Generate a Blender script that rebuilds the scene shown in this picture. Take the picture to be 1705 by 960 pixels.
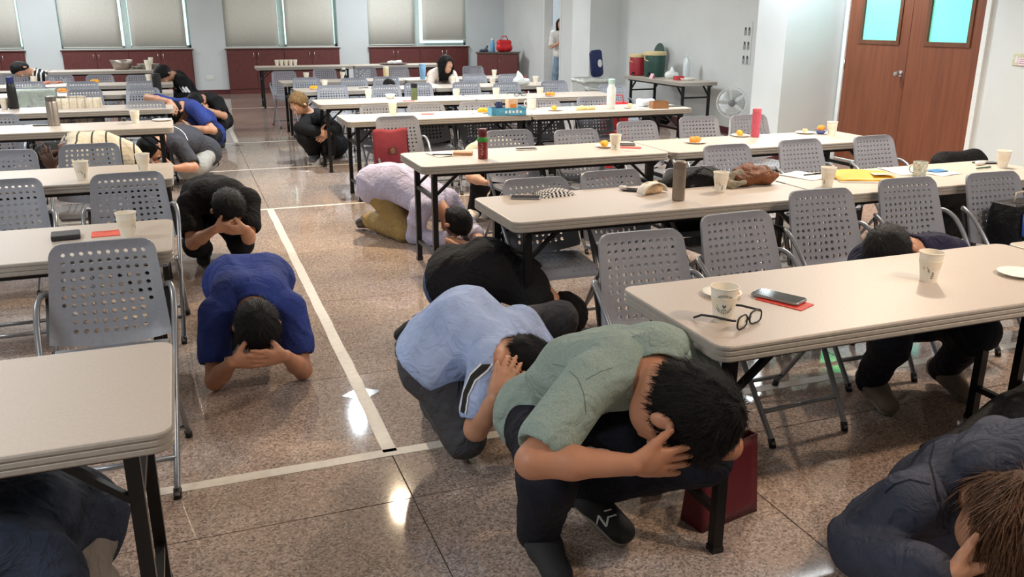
import bpy, bmesh, math, random
import numpy as np
from mathutils import Vector, Matrix
random.seed(7)
for o in list(bpy.data.objects): bpy.data.objects.remove(o)
S = bpy.context.scene
COL = S.collection
PI = math.pi
# ------------------------------------------------------------------ camera
F_PX, PITCH, YAW, ROLL, CAM_H = 1430.0, 0.30622, 0.36031, -0.00158, 1.6280
_fw = Vector((math.sin(YAW)*math.cos(PITCH), math.cos(YAW)*math.cos(PITCH), -math.sin(PITCH)))
_rt = Vector((math.cos(YAW), -math.sin(YAW), 0))
_up = _rt.cross(_fw)
_rc = _rt*math.cos(ROLL) - _up*math.sin(ROLL)
_uc = _rt*math.sin(ROLL) + _up*math.cos(ROLL)
cam = bpy.data.cameras.new('camera'); cam.sensor_width = 36; cam.lens = F_PX/1705*36; cam.clip_end = 100
cam_o = bpy.data.objects.new('camera', cam); COL.objects.link(cam_o)
cam_o.matrix_world = Matrix(((_rc.x,_uc.x,-_fw.x,0),(_rc.y,_uc.y,-_fw.y,0),(_rc.z,_uc.z,-_fw.z,CAM_H),(0,0,0,1)))
S.camera = cam_o
# ------------------------------------------------------------------ world, lights, exposure
w = bpy.data.worlds.new('daylight'); S.world = w; w.use_nodes = True
w.node_tree.nodes['Background'].inputs[0].default_value = (0.72, 0.95, 0.92, 1)
w.node_tree.nodes['Background'].inputs[1].default_value = 2.0
S.view_settings.view_transform = 'Standard'; S.view_settings.look = 'None'
S.view_settings.exposure = 0.02; S.view_settings.gamma = 1.0; S.view_settings.use_curve_mapping = False
CEIL = 2.9
def area(name, loc, sx, sy, power, col):
    l = bpy.data.lights.new(name, 'AREA'); l.shape = 'RECTANGLE'; l.size = sx; l.size_y = sy; l.energy = power; l.color = col
    o = bpy.data.objects.new(name, l); COL.objects.link(o); o.location = loc; return o
COOL = (0.95, 0.985, 1.0); WARM = (1.0, 0.80, 0.60)
# ceiling panels left and right of the aisle (cool), two rows
for x in (-2.4, 4.3):
    for y in (1.0, 4.6, 8.2, 11.8, 15.4, 18.4):
        area('ceiling_panel_light', (x, y, CEIL-0.03), 1.2, 0.6, (92 if (x < 0 and y < 2) else 46) if y < 6 else (54 if y < 10 else 78), COOL)
def downlight(loc, power, col, r=0.06):
    l = bpy.data.lights.new('downlight', 'SPOT'); l.energy = power; l.color = col
    l.spot_size = math.radians(156); l.spot_blend = 0.6; l.shadow_soft_size = r
    o = bpy.data.objects.new('downlight', l); COL.objects.link(o); o.location = loc
for loc, pw, col in [((1.55, 9.24, CEIL-0.05), 320, (0.80,0.92,1.0)), ((1.55, 7.13, CEIL-0.05), 330, (1.0,0.78,0.52)),
                     ((6.3, 8.1, CEIL-0.05), 200, (0.80,0.92,1.0)), ((3.0, 0.6, CEIL-0.05), 175, (1.0,0.72,0.50)),
                     ((4.6, 4.6, CEIL-0.05), 240, (1.0,0.74,0.50)), ((1.55, 4.9, CEIL-0.05), 0, WARM)]:
    if pw: downlight(loc, pw, col)
# ------------------------------------------------------------------ survey helpers: sight line through the photo's 1705x960 frame, met with a plane of the room
def _ray(u, v):
    return _fw + _rc*((u-852.5)/F_PX) + _uc*(-(v-480)/F_PX)
def atz(u, v, z=0.0):
    d = _ray(u, v); t = (z-CAM_H)/d.z; return Vector((d.x*t, d.y*t, z))
def aty(u, v, y):
    d = _ray(u, v); t = y/d.y; return Vector((d.x*t, y, CAM_H+d.z*t))
def atx(u, v, x):
    d = _ray(u, v); t = x/d.x; return Vector((x, d.y*t, CAM_H+d.z*t))
# ------------------------------------------------------------------ materials
def lin(c):
    return tuple(((x/255)/12.92 if x/255 <= 0.04045 else ((x/255+0.055)/1.055)**2.4) for x in c) + (1,)
MATS = {}
def mat(name, rgb, rough=0.5, metal=0.0, var=0.08, scale=40.0, bump=0.0, bscale=200.0, spec=0.5, emit=0.0, trans=0.0, coat=0.0, alpha=1.0, rgb2=None, sheen=0.0, obj=True):
    if name in MATS: return MATS[name]
    m = bpy.data.materials.new(name); m.use_nodes = True; MATS[name] = m
    nt = m.node_tree; b = nt.nodes['Principled BSDF']
    c1 = lin(rgb)
    tc = nt.nodes.new('ShaderNodeTexCoord')
    nz = nt.nodes.new('ShaderNodeTexNoise'); nz.inputs['Scale'].default_value = scale; nz.inputs['Detail'].default_value = 3
    nt.links.new(tc.outputs['Object'], nz.inputs['Vector'])
    rp = nt.nodes.new('ShaderNodeValToRGB')
    if rgb2 is not None: ca, cb = c1, lin(rgb2)
    else:
        ca = tuple(x*(1-var) for x in c1[:3])+(1,); cb = tuple(min(1, x*(1+var)) for x in c1[:3])+(1,)
    rp.color_ramp.elements[0].position = 0.35; rp.color_ramp.elements[1].position = 0.65
    rp.color_ramp.elements[0].color = ca; rp.color_ramp.elements[1].color = cb
    nt.links.new(nz.outputs['Fac'], rp.inputs['Fac']); nt.links.new(rp.outputs['Color'], b.inputs['Base Color'])
    b.inputs['Roughness'].default_value = rough; b.inputs['Metallic'].default_value = metal
    b.inputs['Specular IOR Level'].default_value = spec
    b.inputs['Transmission Weight'].default_value = trans; b.inputs['Coat Weight'].default_value = coat
    b.inputs['Alpha'].default_value = alpha
    if sheen: b.inputs['Sheen Weight'].default_value = sheen
    if emit: b.inputs['Emission Color'].default_value = c1; b.inputs['Emission Strength'].default_value = emit
    if bump:
        n2 = nt.nodes.new('ShaderNodeTexNoise'); n2.inputs['Scale'].default_value = bscale; n2.inputs['Detail'].default_value = 2
        nt.links.new(tc.outputs['Object'], n2.inputs['Vector'])
        bp = nt.nodes.new('ShaderNodeBump'); bp.inputs['Strength'].default_value = bump; bp.inputs['Distance'].default_value = 0.01
        nt.links.new(n2.outputs['Fac'], bp.inputs['Height']); nt.links.new(bp.outputs['Normal'], b.inputs['Normal'])
    return m
# ------------------------------------------------------------------ mesh building
def me_from(name, verts, faces, material=None, smooth=False):
    me = bpy.data.meshes.new(name); me.from_pydata([tuple(v) for v in verts], [], faces); me.update()
    if material: me.materials.append(material)
    if smooth:
        me.polygons.foreach_set('use_smooth', [True]*len(me.polygons))
    return me
class MB:
    """collects shapes, builds ONE mesh object"""
    def __init__(s): s.v = []; s.f = []; s.mi = []; s.m = 0
    def add(s, vs, fs, M=None):
        n = len(s.v)
        s.v += [tuple(M @ Vector(v)) if M is not None else tuple(v) for v in vs]
        s.f += [tuple(i+n for i in f) for f in fs]; s.mi += [s.m]*len(fs); return s
    def box(s, x0, y0, z0, x1, y1, z1, M=None):
        vs = [(x,y,z) for z in (z0,z1) for y in (y0,y1) for x in (x0,x1)]
        return s.add(vs, [(0,2,3,1),(4,5,7,6),(0,1,5,4),(2,6,7,3),(0,4,6,2),(1,3,7,5)], M)
    def bbox(s, x0, y0, z0, x1, y1, z1, r=0.004, M=None):
        """box with chamfered vertical and top edges"""
        return s.layers(rrect(x0,y0,x1,y1,r,1), [(r,z0),(0,z0+r),(0,z1-r),(r,z1)], M)
    def layers(s, ring, prof, M=None, cap=True):
        """ring: closed outline [(x,y,nx,ny)], prof: [(inset,z)]"""
        n = len(ring); vs = []; fs = []
        for ins, z in prof:
            vs += [(x-nx*ins, y-ny*ins, z) for x,y,nx,ny in ring]
        for k in range(len(prof)-1):
            for i in range(n):
                j = (i+1) % n; fs.append((k*n+i, k*n+j, (k+1)*n+j, (k+1)*n+i))
        if cap:
            fs.append(tuple(range(n))[::-1]); fs.append(tuple((len(prof)-1)*n+i for i in range(n)))
        return s.add(vs, fs, M)
    def lathe(s, prof, n=24, M=None, close=True):
        """prof: [(r,z)] from bottom to top (outer), may come back inside"""
        vs = []; fs = []
        for r, z in prof:
            vs += [(r*math.cos(2*PI*i/n), r*math.sin(2*PI*i/n), z) for i in range(n)]
        for k in range(len(prof)-1):
            for i in range(n):
                j = (i+1) % n; fs.append((k*n+i, k*n+j, (k+1)*n+j, (k+1)*n+i))
        if close:
            fs.append(tuple(range(n))[::-1]); fs.append(tuple((len(prof)-1)*n+i for i in range(n)))
        return s.add(vs, fs, M)
    def tube(s, pts, r, n=8, M=None, closed=False, rs=None, flat=None):
        pts = [Vector(p) for p in pts]; m = len(pts); vs = []; fs = []
        up = None
        for i, p in enumerate(pts):
            if closed: t = (pts[(i+1) % m]-pts[i-1])
            else: t = (pts[min(i+1,m-1)]-pts[max(i-1,0)])
            t = t.normalized()
            if up is None:
                up = Vector((0,0,1)) if abs(t.z) < 0.9 else Vector((0,1,0))
            a = t.cross(up);  a = a.normalized() if a.length > 1e-6 else Vector((1,0,0)); b = a.cross(t).normalized(); up = b
            rr = rs[i] if rs else r
            fa, fb = flat if flat else (1,1)
            vs += [p + a*(rr*fa*math.cos(2*PI*k/n)) + b*(rr*fb*math.sin(2*PI*k/n)) for k in range(n)]
        for i in range(m if closed else m-1):
            i2 = (i+1) % m
            for k in range(n):
                l = (k+1) % n; fs.append((i*n+k, i*n+l, i2*n+l, i2*n+k))
        if not closed:
            fs.append(tuple(range(n))[::-1]); fs.append(tuple((m-1)*n+k for k in range(n)))
        return s.add(vs, fs, M)
    def bar(s, a, b, w, h, M=None, roll=0):
        """square bar between two points"""
        a = Vector(a); b = Vector(b); t = (b-a); L = t.length; t.normalize()
        up = Vector((0,0,1)) if abs(t.z) < 0.95 else Vector((0,1,0))
        x = t.cross(up).normalized(); y = x.cross(t).normalized()
        MM = Matrix(((x.x,y.x,t.x,a.x),(x.y,y.y,t.y,a.y),(x.z,y.z,t.z,a.z),(0,0,0,1)))
        if M is not None: MM = M @ MM
        return s.box(-w/2,-h/2,0,w/2,h/2,L,MM)
    def grid(s, fn, nu, nv, thick=0.0, M=None):
        """surface fn(u,v)->point, given a back face when thick"""
        P = [[Vector(fn(i/nu, j/nv)) for i in range(nu+1)] for j in range(nv+1)]
        vs = [p for row in P for p in row]; W = nu+1
        fs = [(j*W+i, j*W+i+1, (j+1)*W+i+1, (j+1)*W+i) for j in range(nv) for i in range(nu)]
        if thick:
            N = []
            for j in range(nv+1):
                for i in range(nu+1):
                    a = P[j][min(i+1,nu)]-P[j][max(i-1,0)]; b = P[min(j+1,nv)][i]-P[max(j-1,0)][i]
                    n = a.cross(b); N.append(n.normalized() if n.length > 1e-9 else Vector((0,0,1)))
            k = len(vs); vs = vs + [v-n*thick for v, n in zip(vs, N)]
            fs += [tuple(x+k for x in f)[::-1] for f in fs]
            ed = [(i) for i in range(W)] + [(j*W+nu) for j in range(1,nv+1)] + [nv*W+i for i in range(nu-1,-1,-1)] + [j*W for j in range(nv-1,0,-1)]
            for a, b in zip(ed, ed[1:]+ed[:1]): fs.append((b, a, a+k, b+k))
        return s.add(vs, fs, M)
    def mesh(s, name, *mats, smooth=False, angle=None):
        me = me_from(name, s.v, s.f)
        for m in mats: me.materials.append(m)
        if len(mats) > 1: me.polygons.foreach_set('material_index', s.mi)
        if smooth or angle:
            me.polygons.foreach_set('use_smooth', [True]*len(me.polygons))
            if angle: me.set_sharp_from_angle(angle=math.radians(angle))
        return me
    def obj(s, name, *mats, parent=None, smooth=False, angle=None):
        return link(name, s.mesh(name, *mats, smooth=smooth, angle=angle), parent)
def rrect(x0, y0, x1, y1, r, n=5):
    out = []
    for cx, cy, a0 in ((x1-r,y1-r,0),(x0+r,y1-r,PI/2),(x0+r,y0+r,PI),(x1-r,y0+r,1.5*PI)):
        for k in range(n+1):
            a = a0+PI/2*k/n; c, s_ = math.cos(a), math.sin(a); out.append((cx+r*c, cy+r*s_, c, s_))
    return out
def link(name, data, parent=None):
    o = bpy.data.objects.new(name, data); COL.objects.link(o)
    if parent: o.parent = parent
    return o
def tag(o, label=None, cat=None, group=None, kind=None):
    if label: o['label'] = label
    if cat: o['category'] = cat
    if group: o['group'] = group
    if kind: o['kind'] = kind
    return o
def thing(name, label, cat, loc=(0,0,0), rz=0.0, group=None):
    o = link(name, None); o.empty_display_size = 0.05; o.location = loc; o.rotation_euler = (0,0,rz)
    return tag(o, label, cat, group)
def copy_tree(o, parent=None):
    c = o.copy(); COL.objects.link(c); c.parent = parent
    for ch in list(o.children): copy_tree(ch, c)
    return c
def T(x=0,y=0,z=0): return Matrix.Translation((x,y,z))
def R(a, ax='Z'): return Matrix.Rotation(a, 4, ax)
# ================================================================== THE SETTING
XW = 7.40; XLW = -6.0; YB = 20.2; YF = -2.5
def struct(o, label=None):
    o['kind'] = 'structure'
    if label: o['label'] = label
    return o
m_wall = mat('wall_paint', (214,219,219), 0.6, var=0.03, scale=1.5, bump=0.05, bscale=60)
m_wallb = mat('back_wall_paint', (204,212,215), 0.6, var=0.03, scale=1.5, bump=0.05, bscale=60)
m_ceil = mat('ceiling_paint', (235,236,232), 0.8, var=0.02)
m_maroon = mat('maroon_veneer', (98,50,48), 0.38, var=0.12, scale=14, bump=0.03, bscale=90)
m_base = mat('baseboard_brown', (88,38,44), 0.35, var=0.1, scale=20)
m_chrome = mat('chrome', (215,215,215), 0.22, metal=1.0)
m_white = mat('white_plastic', (226,228,226), 0.4, var=0.03)
m_black = mat('black_plastic', (22,22,25), 0.45, var=0.15)
def granite():
    m = bpy.data.materials.new('polished_granite'); m.use_nodes = True; nt = m.node_tree; b = nt.nodes['Principled BSDF']
    g = nt.nodes.new('ShaderNodeNewGeometry')
    def noise(s, d=2):
        n = nt.nodes.new('ShaderNodeTexNoise'); n.inputs['Scale'].default_value = s; n.inputs['Detail'].default_value = d
        nt.links.new(g.outputs['Position'], n.inputs['Vector']); return n
    def ramp(src, els):
        r = nt.nodes.new('ShaderNodeValToRGB'); e = r.color_ramp.elements
        while len(e) < len(els): e.new(0.5)
        for k, (p, c) in enumerate(els): e[k].position = p; e[k].color = lin(c)
        nt.links.new(src, r.inputs['Fac']); return r
    v = nt.nodes.new('ShaderNodeTexVoronoi'); v.inputs['Scale'].default_value = 150; nt.links.new(g.outputs['Position'], v.inputs['Vector'])
    sx = nt.nodes.new('ShaderNodeSeparateColor'); nt.links.new(v.outputs['Color'], sx.inputs['Color'])
    r1 = ramp(sx.outputs[0], [(0.0,(128,116,110)),(0.25,(160,146,138)),(0.5,(184,169,159)),(0.75,(194,173,160)),(1.0,(214,203,195))])
    n2 = noise(0.9, 3); r2 = ramp(n2.outputs['Fac'], [(0.35,(205,205,208)),(0.65,(255,244,232))])
    mx = nt.nodes.new('ShaderNodeMix'); mx.data_type = 'RGBA'; mx.blend_type = 'MULTIPLY'; mx.inputs[0].default_value = 0.8
    nt.links.new(r1.outputs['Color'], mx.inputs[6]); nt.links.new(r2.outputs['Color'], mx.inputs[7])
    nt.links.new(mx.outputs[2], b.inputs['Base Color'])
    n3 = noise(3.0, 4); mr = nt.nodes.new('ShaderNodeMapRange'); mr.inputs['To Min'].default_value = 0.03; mr.inputs['To Max'].default_value = 0.09
    nt.links.new(n3.outputs['Fac'], mr.inputs['Value']); nt.links.new(mr.outputs['Result'], b.inputs['Roughness'])
    b.inputs['Specular IOR Level'].default_value = 0.6
    return m
m_granite = granite()
m_grout = mat('grout', (84,72,66), 0.8)
fl = struct(MB().box(XLW, YF, -0.1, XW, YB, -0.004).obj('floor', m_grout), 'polished speckled granite floor in large slabs')
TS = 1.165; g = 0.0022
tile_me = MB().layers(rrect(g, g, TS-g, TS-g, 0.001, 1), [(0,-0.006),(0,-0.0008),(0.0008,0)]).mesh('tile', m_granite)
x = 0.62 - TS*6
while x < XW:
    y = 6.13 - TS*8
    while y < YB:
        if x+TS > XLW and y+TS > YF:
            t = link('tile', tile_me, fl); t.location = (x, y, 0)
            if x+TS > XW: t.scale = ((XW-x)/TS, 1, 1)
            if y+TS > YB: t.scale = (t.scale[0], (YB-y)/TS, 1)
        y += TS
    x += TS
m_dark_granite = mat('dark_granite', (82,72,72), 0.15, var=0.2, scale=300)
for yy in (3.58, 11.95):
    o = MB().add([(0.62-.088,yy,.0006),(0.62,yy-.072,.0006),(0.62+.088,yy,.0006),(0.62,yy+.072,.0006),(0.62-.088,yy,-.002),(0.62,yy-.072,-.002),(0.62+.088,yy,-.002),(0.62,yy+.072,-.002)],
        [(0,1,2,3),(7,6,5,4),(0,4,5,1),(1,5,6,2),(2,6,7,3),(3,7,4,0)]).obj('diamond_inlay', m_dark_granite, parent=fl)
# white marking tape
m_tape = mat('white_tape', (214,208,198), 0.5, var=0.06, scale=30, bump=0.06, bscale=40)
def tape(x0,y0,x1,y1,w,label):
    a = Vector((x0,y0,0)); b = Vector((x1,y1,0)); d = (b-a); L = d.length; d.normalize(); n = Vector((-d.y,d.x,0))
    N = max(2,int(L/0.12)); vs = []; fs = []
    for k in range(N+1):
        p = a+d*(L*k/N); j = random.uniform(-.0025,.0025); q = random.uniform(-.0025,.0025)
        for z in (0.0004, 0.0014):
            vs += [p+n*(w/2+j)+Vector((0,0,z)), p-n*(w/2+q)+Vector((0,0,z))]
    for k in range(N):
        i = k*4; fs += [(i+2,i+3,i+7,i+6),(i,i+2,i+6,i+4),(i+1,i+5,i+7,i+3)]
    fs += [(0,1,3,2),(N*4,N*4+2,N*4+3,N*4+1)]
    o = MB().add(vs, fs).obj('floor_tape', m_tape); return tag(o, label, 'tape', 'white marking tape on the floor')
tape(0.62,2.995,0.625,7.72,.058,'wide white tape running up the aisle past the kneeling man in blue')
tape(0.625,12.2,0.645,17.2,.058,'far white tape running up the aisle towards the back cabinets')
tape(-1.8,2.99,4.8,2.99,.056,'nearest white tape crossing the aisle, beside the light blue polo man')
for yy, lb in ((7.745,'white tape crossing the aisle behind the man in black T-shirt'),(9.94,'thin white tape crossing the aisle in front of the grey trousers'),(12.19,'thin white tape crossing the aisle by the crouching person in black'),(16.93,'farthest thin white tape crossing the aisle near the back cabinets')):
    tape(-1.8,yy,4.8,yy,.05,lb)
# ceiling, left and front walls
cl = struct(MB().box(XLW,YF,CEIL,XW,YB,CEIL+.1).obj('ceiling', m_ceil))
struct(MB().box(XLW-.15,YF,0,XLW,YB,CEIL).obj('wall_left', m_wall))
struct(MB().box(XLW,YF-.15,0,XW,YF,CEIL).obj('wall_front', m_wall))
m_panel = mat('panel_frame', (230,232,230), 0.4)
# back wall with window bays
bays = [(-4.6,-2.87), (-2.19,0.30), (1.0,3.42), (4.11,6.47)]
SILL = 0.985; WTOP = 2.6
wb = MB(); xs = XLW
for a, b_ in bays:
    wb.box(xs,YB,0,a,YB+.3,CEIL); xs = b_
    wb.box(a,YB,WTOP,b_,YB+.3,CEIL); wb.box(a,YB+.02,0,b_,YB+.3,SILL)
wb.box(xs,YB,0,XW+.3,YB+.3,CEIL)
struct(wb.obj('wall_back', m_wallb))
m_alu = mat('window_frame_paint', (205,222,220), 0.4)
m_glass = mat('window_glass', (235,250,248), 0.05, trans=1.0, var=0.0)
m_blind = mat('blind_fabric', (232,232,224), 0.8, var=0.03, scale=25, bump=0.04, bscale=300)
nt = m_blind.node_tree; bs = nt.nodes['Principled BSDF']; tr = nt.nodes.new('ShaderNodeBsdfTranslucent'); tr.inputs[0].default_value = lin((190,200,185)); mxs = nt.nodes.new('ShaderNodeMixShader'); mxs.inputs[0].default_value = 0.12
nt.links.new(bs.outputs[0], mxs.inputs[1]); nt.links.new(tr.outputs[0], mxs.inputs[2]); nt.links.new(mxs.outputs[0], nt.nodes['Material Output'].inputs[0])
m_sillm = mat('sill_white', (220,228,224), 0.4)
bl_lab = ['leftmost roller blind at the picture edge','roller blind above the cabinet behind the steel bowl','roller blind above the cabinet behind the stacked plates','roller blind above the middle cabinet, left one','roller blind above the middle cabinet, right one','roller blind above the right cabinet, left one','shortest roller blind, lowest edge lit, above the right cabinet']
blinds = [(-4.5,-3.8,1.0,None),(-3.7,-2.92,1.0,0),(-2.17,-1.05,1.0,1),(-0.87,0.21,1.0,2),(1.0,2.13,.985,3),(2.29,3.34,.985,4),(4.13,5.21,1.0,5),(5.40,6.45,1.095,6)]
for k, (a, b_) in enumerate(bays):
    wf = struct(MB().box(a,YB+.18,SILL,b_,YB+.24,SILL+.05).box(a,YB+.18,WTOP-.05,b_,YB+.24,WTOP).box(a,YB+.18,SILL,a+.04,YB+.24,WTOP).box(b_-.04,YB+.18,SILL,b_,YB+.24,WTOP).box((a+b_)/2-.06,YB+.16,SILL,(a+b_)/2+.06,YB+.26,WTOP).obj('window_%d' % (k+1), m_alu), 'aluminium window behind the roller blinds')
    MB().box(a+.04,YB+.205,SILL+.05,(a+b_)/2-.06,YB+.213,WTOP-.05).obj('pane', m_glass, parent=wf)
    MB().box((a+b_)/2+.06,YB+.205,SILL+.05,b_-.04,YB+.213,WTOP-.05).obj('pane', m_glass, parent=wf)
    tag(MB().bbox(a-.02,YB-.025,SILL-.021,b_+.02,YB+.18,SILL,.004).obj('window_sill', m_sillm, parent=wf))
for a, b_, z0, li in blinds:
    def bf(u, v, a=a, b_=b_, z0=z0): return (a+(b_-a)*u, YB+.075+.003*math.sin(6*u+a*3), z0+.012+(2.5-z0)*v)
    lb = 'grey-beige ' + (bl_lab[li] if li is not None else 'roller blind beyond the left picture edge')
    r = thing('roller_blind', lb, 'blind', (0,0,0), 0, 'roller blinds on the back windows')
    MB().grid(bf, 10, 2, .002).obj('blind_cloth', m_blind, parent=r, smooth=True)
    MB().bbox(a,YB+.066,z0-.004,b_,YB+.084,z0+.016,.004).obj('bottom_rail', m_blind, parent=r)
    MB().lathe([(.028,0),(.028,b_-a)],12,T(a,YB+.08,2.52)@R(PI/2,'Y')).obj('roller', m_alu, parent=r)
# baseboards on the back piers
bb = MB(); xs = XLW
for a, b_ in bays+[(XW,XW)]:
    bb.box(xs,YB-.012,0,a,YB,.10); xs = b_
struct(bb.obj('baseboard_back', m_base))
# right wall with double door opening and doorway
D0, D1, DT = 6.56, 8.45, 2.12; O0, O1, OT = 16.86, 17.70, 2.15
wr = MB().box(XW,YF,0,XW+.18,D0,CEIL).box(XW,D0,DT,XW+.18,D1,CEIL).box(XW,D1,0,XW+.18,O0,CEIL).box(XW,O0,OT,XW+.18,O1,CEIL).box(XW,O1,0,XW+.18,YB,CEIL)
struct(wr.obj('wall_right', m_wall))
struct(MB().box(XW-.012,YF,0,XW,D0,.1).box(XW-.012,D1,0,XW,O0,.1).box(XW-.012,O1,0,XW,YB,.1).obj('baseboard_right', m_base))
m_corr = mat('corridor_wall', (186,192,196), 0.7)
struct(MB().box(XW+1.6,15.5,0,XW+1.7,20.2,CEIL).box(XW+.18,15.4,0,XW+1.7,15.5,CEIL).box(XW+.18,20.1,0,XW+1.7,20.2,CEIL).box(XW+.18,15.4,CEIL,XW+1.7,20.2,CEIL+.1).obj('wall_corridor', m_corr))
struct(MB().box(XW,15.4,-.1,XW+1.7,20.2,-.002).obj('floor_corridor', m_granite))
area('corridor_lamp', (XW+.9,18.2,CEIL-.05), .5,.5, 60, COOL)
struct(MB().box(XW-.01,O0-.05,0,XW+.19,O0+.015,OT+.05).box(XW-.01,O1-.015,0,XW+.19,O1+.05,OT+.05).box(XW-.01,O0,OT-.015,XW+.19,O1,OT+.05).obj('trim_1', m_white))
# columns
c1 = struct(MB().box(6.57,8.52,0,XW,9.08,CEIL).obj('column_near', m_wall), 'white square column beside the brown double door')
struct(MB().box(6.555,8.505,0,XW,8.52,.1).box(6.555,8.52,0,6.57,9.08,.1).obj('baseboard_column', m_base), 'brown baseboard around the column')
struct(MB().box(6.80,14.2,0,XW,14.95,CEIL).obj('column_far', m_wall), 'white square column beside the bin with dark blue lid')
# ceiling beam near the poster wall
m_wood = None
def wood(name, c1, c2, rough=.4, sc=(1,1,.06), k=9):
    m = mat(name, c1, rough, rgb2=c2, scale=k, bump=.03, bscale=120); nt = m.node_tree
    mp = nt.nodes.new('ShaderNodeMapping'); mp.inputs['Scale'].default_value = sc
    tc = [n for n in nt.nodes if n.type == 'TEX_COORD'][0]
    for n in [n for n in nt.nodes if n.type == 'TEX_NOISE']:
        nt.links.new(tc.outputs['Object'], mp.inputs['Vector']); nt.links.new(mp.outputs[0], n.inputs['Vector'])
    return m
m_wood = wood('door_wood', (112,62,40), (126,72,46), .42, (3,3,.18), 8)
m_woodd = wood('door_trim_wood', (96,56,36), (110,66,42), .4, (3,3,.3), 8)
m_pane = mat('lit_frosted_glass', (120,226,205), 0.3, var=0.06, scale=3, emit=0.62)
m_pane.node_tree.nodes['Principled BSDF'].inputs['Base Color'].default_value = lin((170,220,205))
struct(MB().box(XW-.03,D0-.05,0,XW+.02,D0+.005,DT+.05).box(XW-.03,D1-.005,0,XW+.02,D1+.05,DT+.05).box(XW-.03,D0,DT,XW+.02,D1,DT+.05).obj('trim_2', m_white), 'pale frame around the brown double door')
ym = (D0+D1)/2 - .01
for n, (y0, y1, py0, py1) in enumerate(((ym+.003, D1-.006, ym+.18, D1-.24), (D0+.006, ym-.003, D0+.18, ym-.25))):
    z0 = 1.385
    d = MB()
    d.box(XW-.012,y0,.008,XW+.033,y1,z0-.0).box(XW-.012,y0,z0,XW+.033,py0,DT-.006).box(XW-.012,py1,z0,XW+.033,y1,DT-.006).box(XW-.012,py0,2.0,XW+.033,py1,DT-.006)
    dr = struct(d.obj('door_%d' % (n+1), m_wood), 'brown wooden door leaf with a lit cyan pane, ' + ('far leaf with the knob' if n == 0 else 'near leaf'))
    MB().box(XW+.004,py0,z0,XW+.012,py1,2.0).obj('pane', m_pane, parent=dr)
    MB().box(XW-.024,py0-.045,z0-.045,XW-.010,py1+.045,z0).box(XW-.024,py0-.045,2.0,XW-.010,py1+.045,2.045).box(XW-.024,py0-.045,z0,XW-.010,py0,2.0).box(XW-.024,py1,z0,XW-.010,py1+.045,2.0).obj('pane_frame', m_woodd, parent=dr)
    if n == 0:
        MB().lathe([(.034,0),(.034,.006),(.012,.01),(.012,.035),(.026,.045),(.030,.062),(.024,.078),(.0,.08)],18,T(XW-.012,y0+.055,1.04)@R(-PI/2,'Y')).obj('door_knob', m_chrome, parent=dr, smooth=True, angle=40)
    for hz in (.25,1.05,1.85):
        yy = y1-.002 if n == 0 else y0+.002
        MB().lathe([(.008,0),(.008,.1)],8,T(XW-.018,yy,hz)).obj('hinge', m_chrome, parent=dr, smooth=True)
# lit exit sign over the door
m_green = mat('exit_green', (40,225,130), .4, emit=3.0, var=0)
es = thing('exit_sign', 'green lit exit sign box above the brown double door', 'sign', (XW-.05,8.0,2.45))
MB().bbox(-.01,-.22,-.02,.05,.22,.18,.006).obj('housing', m_white, parent=es)
MB().box(-.016,-.2,0,-.010,.2,.16).obj('light_face', m_green, parent=es)
# switch plate with note
o = thing('wall_switch', 'cream light switch plate beside the double door', 'switch', (XW,6.15,1.25))
MB().bbox(-.012,-.075,-.055,0,.045,.06,.004).obj('plate', mat('cream_plastic',(206,206,180),.4), parent=o)
MB().bbox(-.018,-.02,-.03,-.010,.01,.03,.003).obj('rocker', m_white, parent=o)
o = thing('paper_note', 'pale pink paper note stuck over the light switch', 'note', (XW-.019,6.075,1.235))
MB().box(-.001,-.07,-.035,0,.05,.035).obj('sheet', mat('note_paper',(236,214,224),.7), parent=o)
for k in range(3): MB().box(-.0016,-.06,.018-k*.018,-.001,.04,.023-k*.018).obj('text_line', mat('note_ink',(120,96,120),.7), parent=o)
# wall outlets
o = thing('wall_outlet', 'white socket plate low on the back wall between the cabinets', 'outlet', (0.61,YB,.36))
MB().bbox(-.075,-.012,-.045,.075,0,.045,.004).obj('plate', m_white, parent=o)
for s_ in (-1,1): MB().bbox(s_*.035-.02,-.016,-.02,s_*.035+.02,-.011,.02,.003).obj('socket', m_sillm, parent=o)
# notice poster of six portraits on the right wall
po = thing('wall_poster', 'white wall chart with six small grey portraits near the fan', 'poster', (XW,10.42,1.30))
MB().box(-.008,-.10,-.30,-.0005,.10,.27).obj('sheet', mat('poster_paper',(214,220,218),.5), parent=po)
mg1 = mat('poster_grey',(146,150,152),.6); mg2 = mat('poster_dark',(70,74,80),.6)
for r_ in range(3):
    for c_ in range(2):
        y = .045-c_*.085; z = .16-r_*.19
        MB().box(-.0100,y-.028,z-.075,-.008,y+.028,z+.0).obj('portrait_block', mg1, parent=po)
        MB().lathe([(.022,0),(.022,.002),(.0,.0021)],12,T(-.0100,y,z+.015)@R(-PI/2,'Y')).obj('portrait_head', mg2, parent=po)
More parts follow.
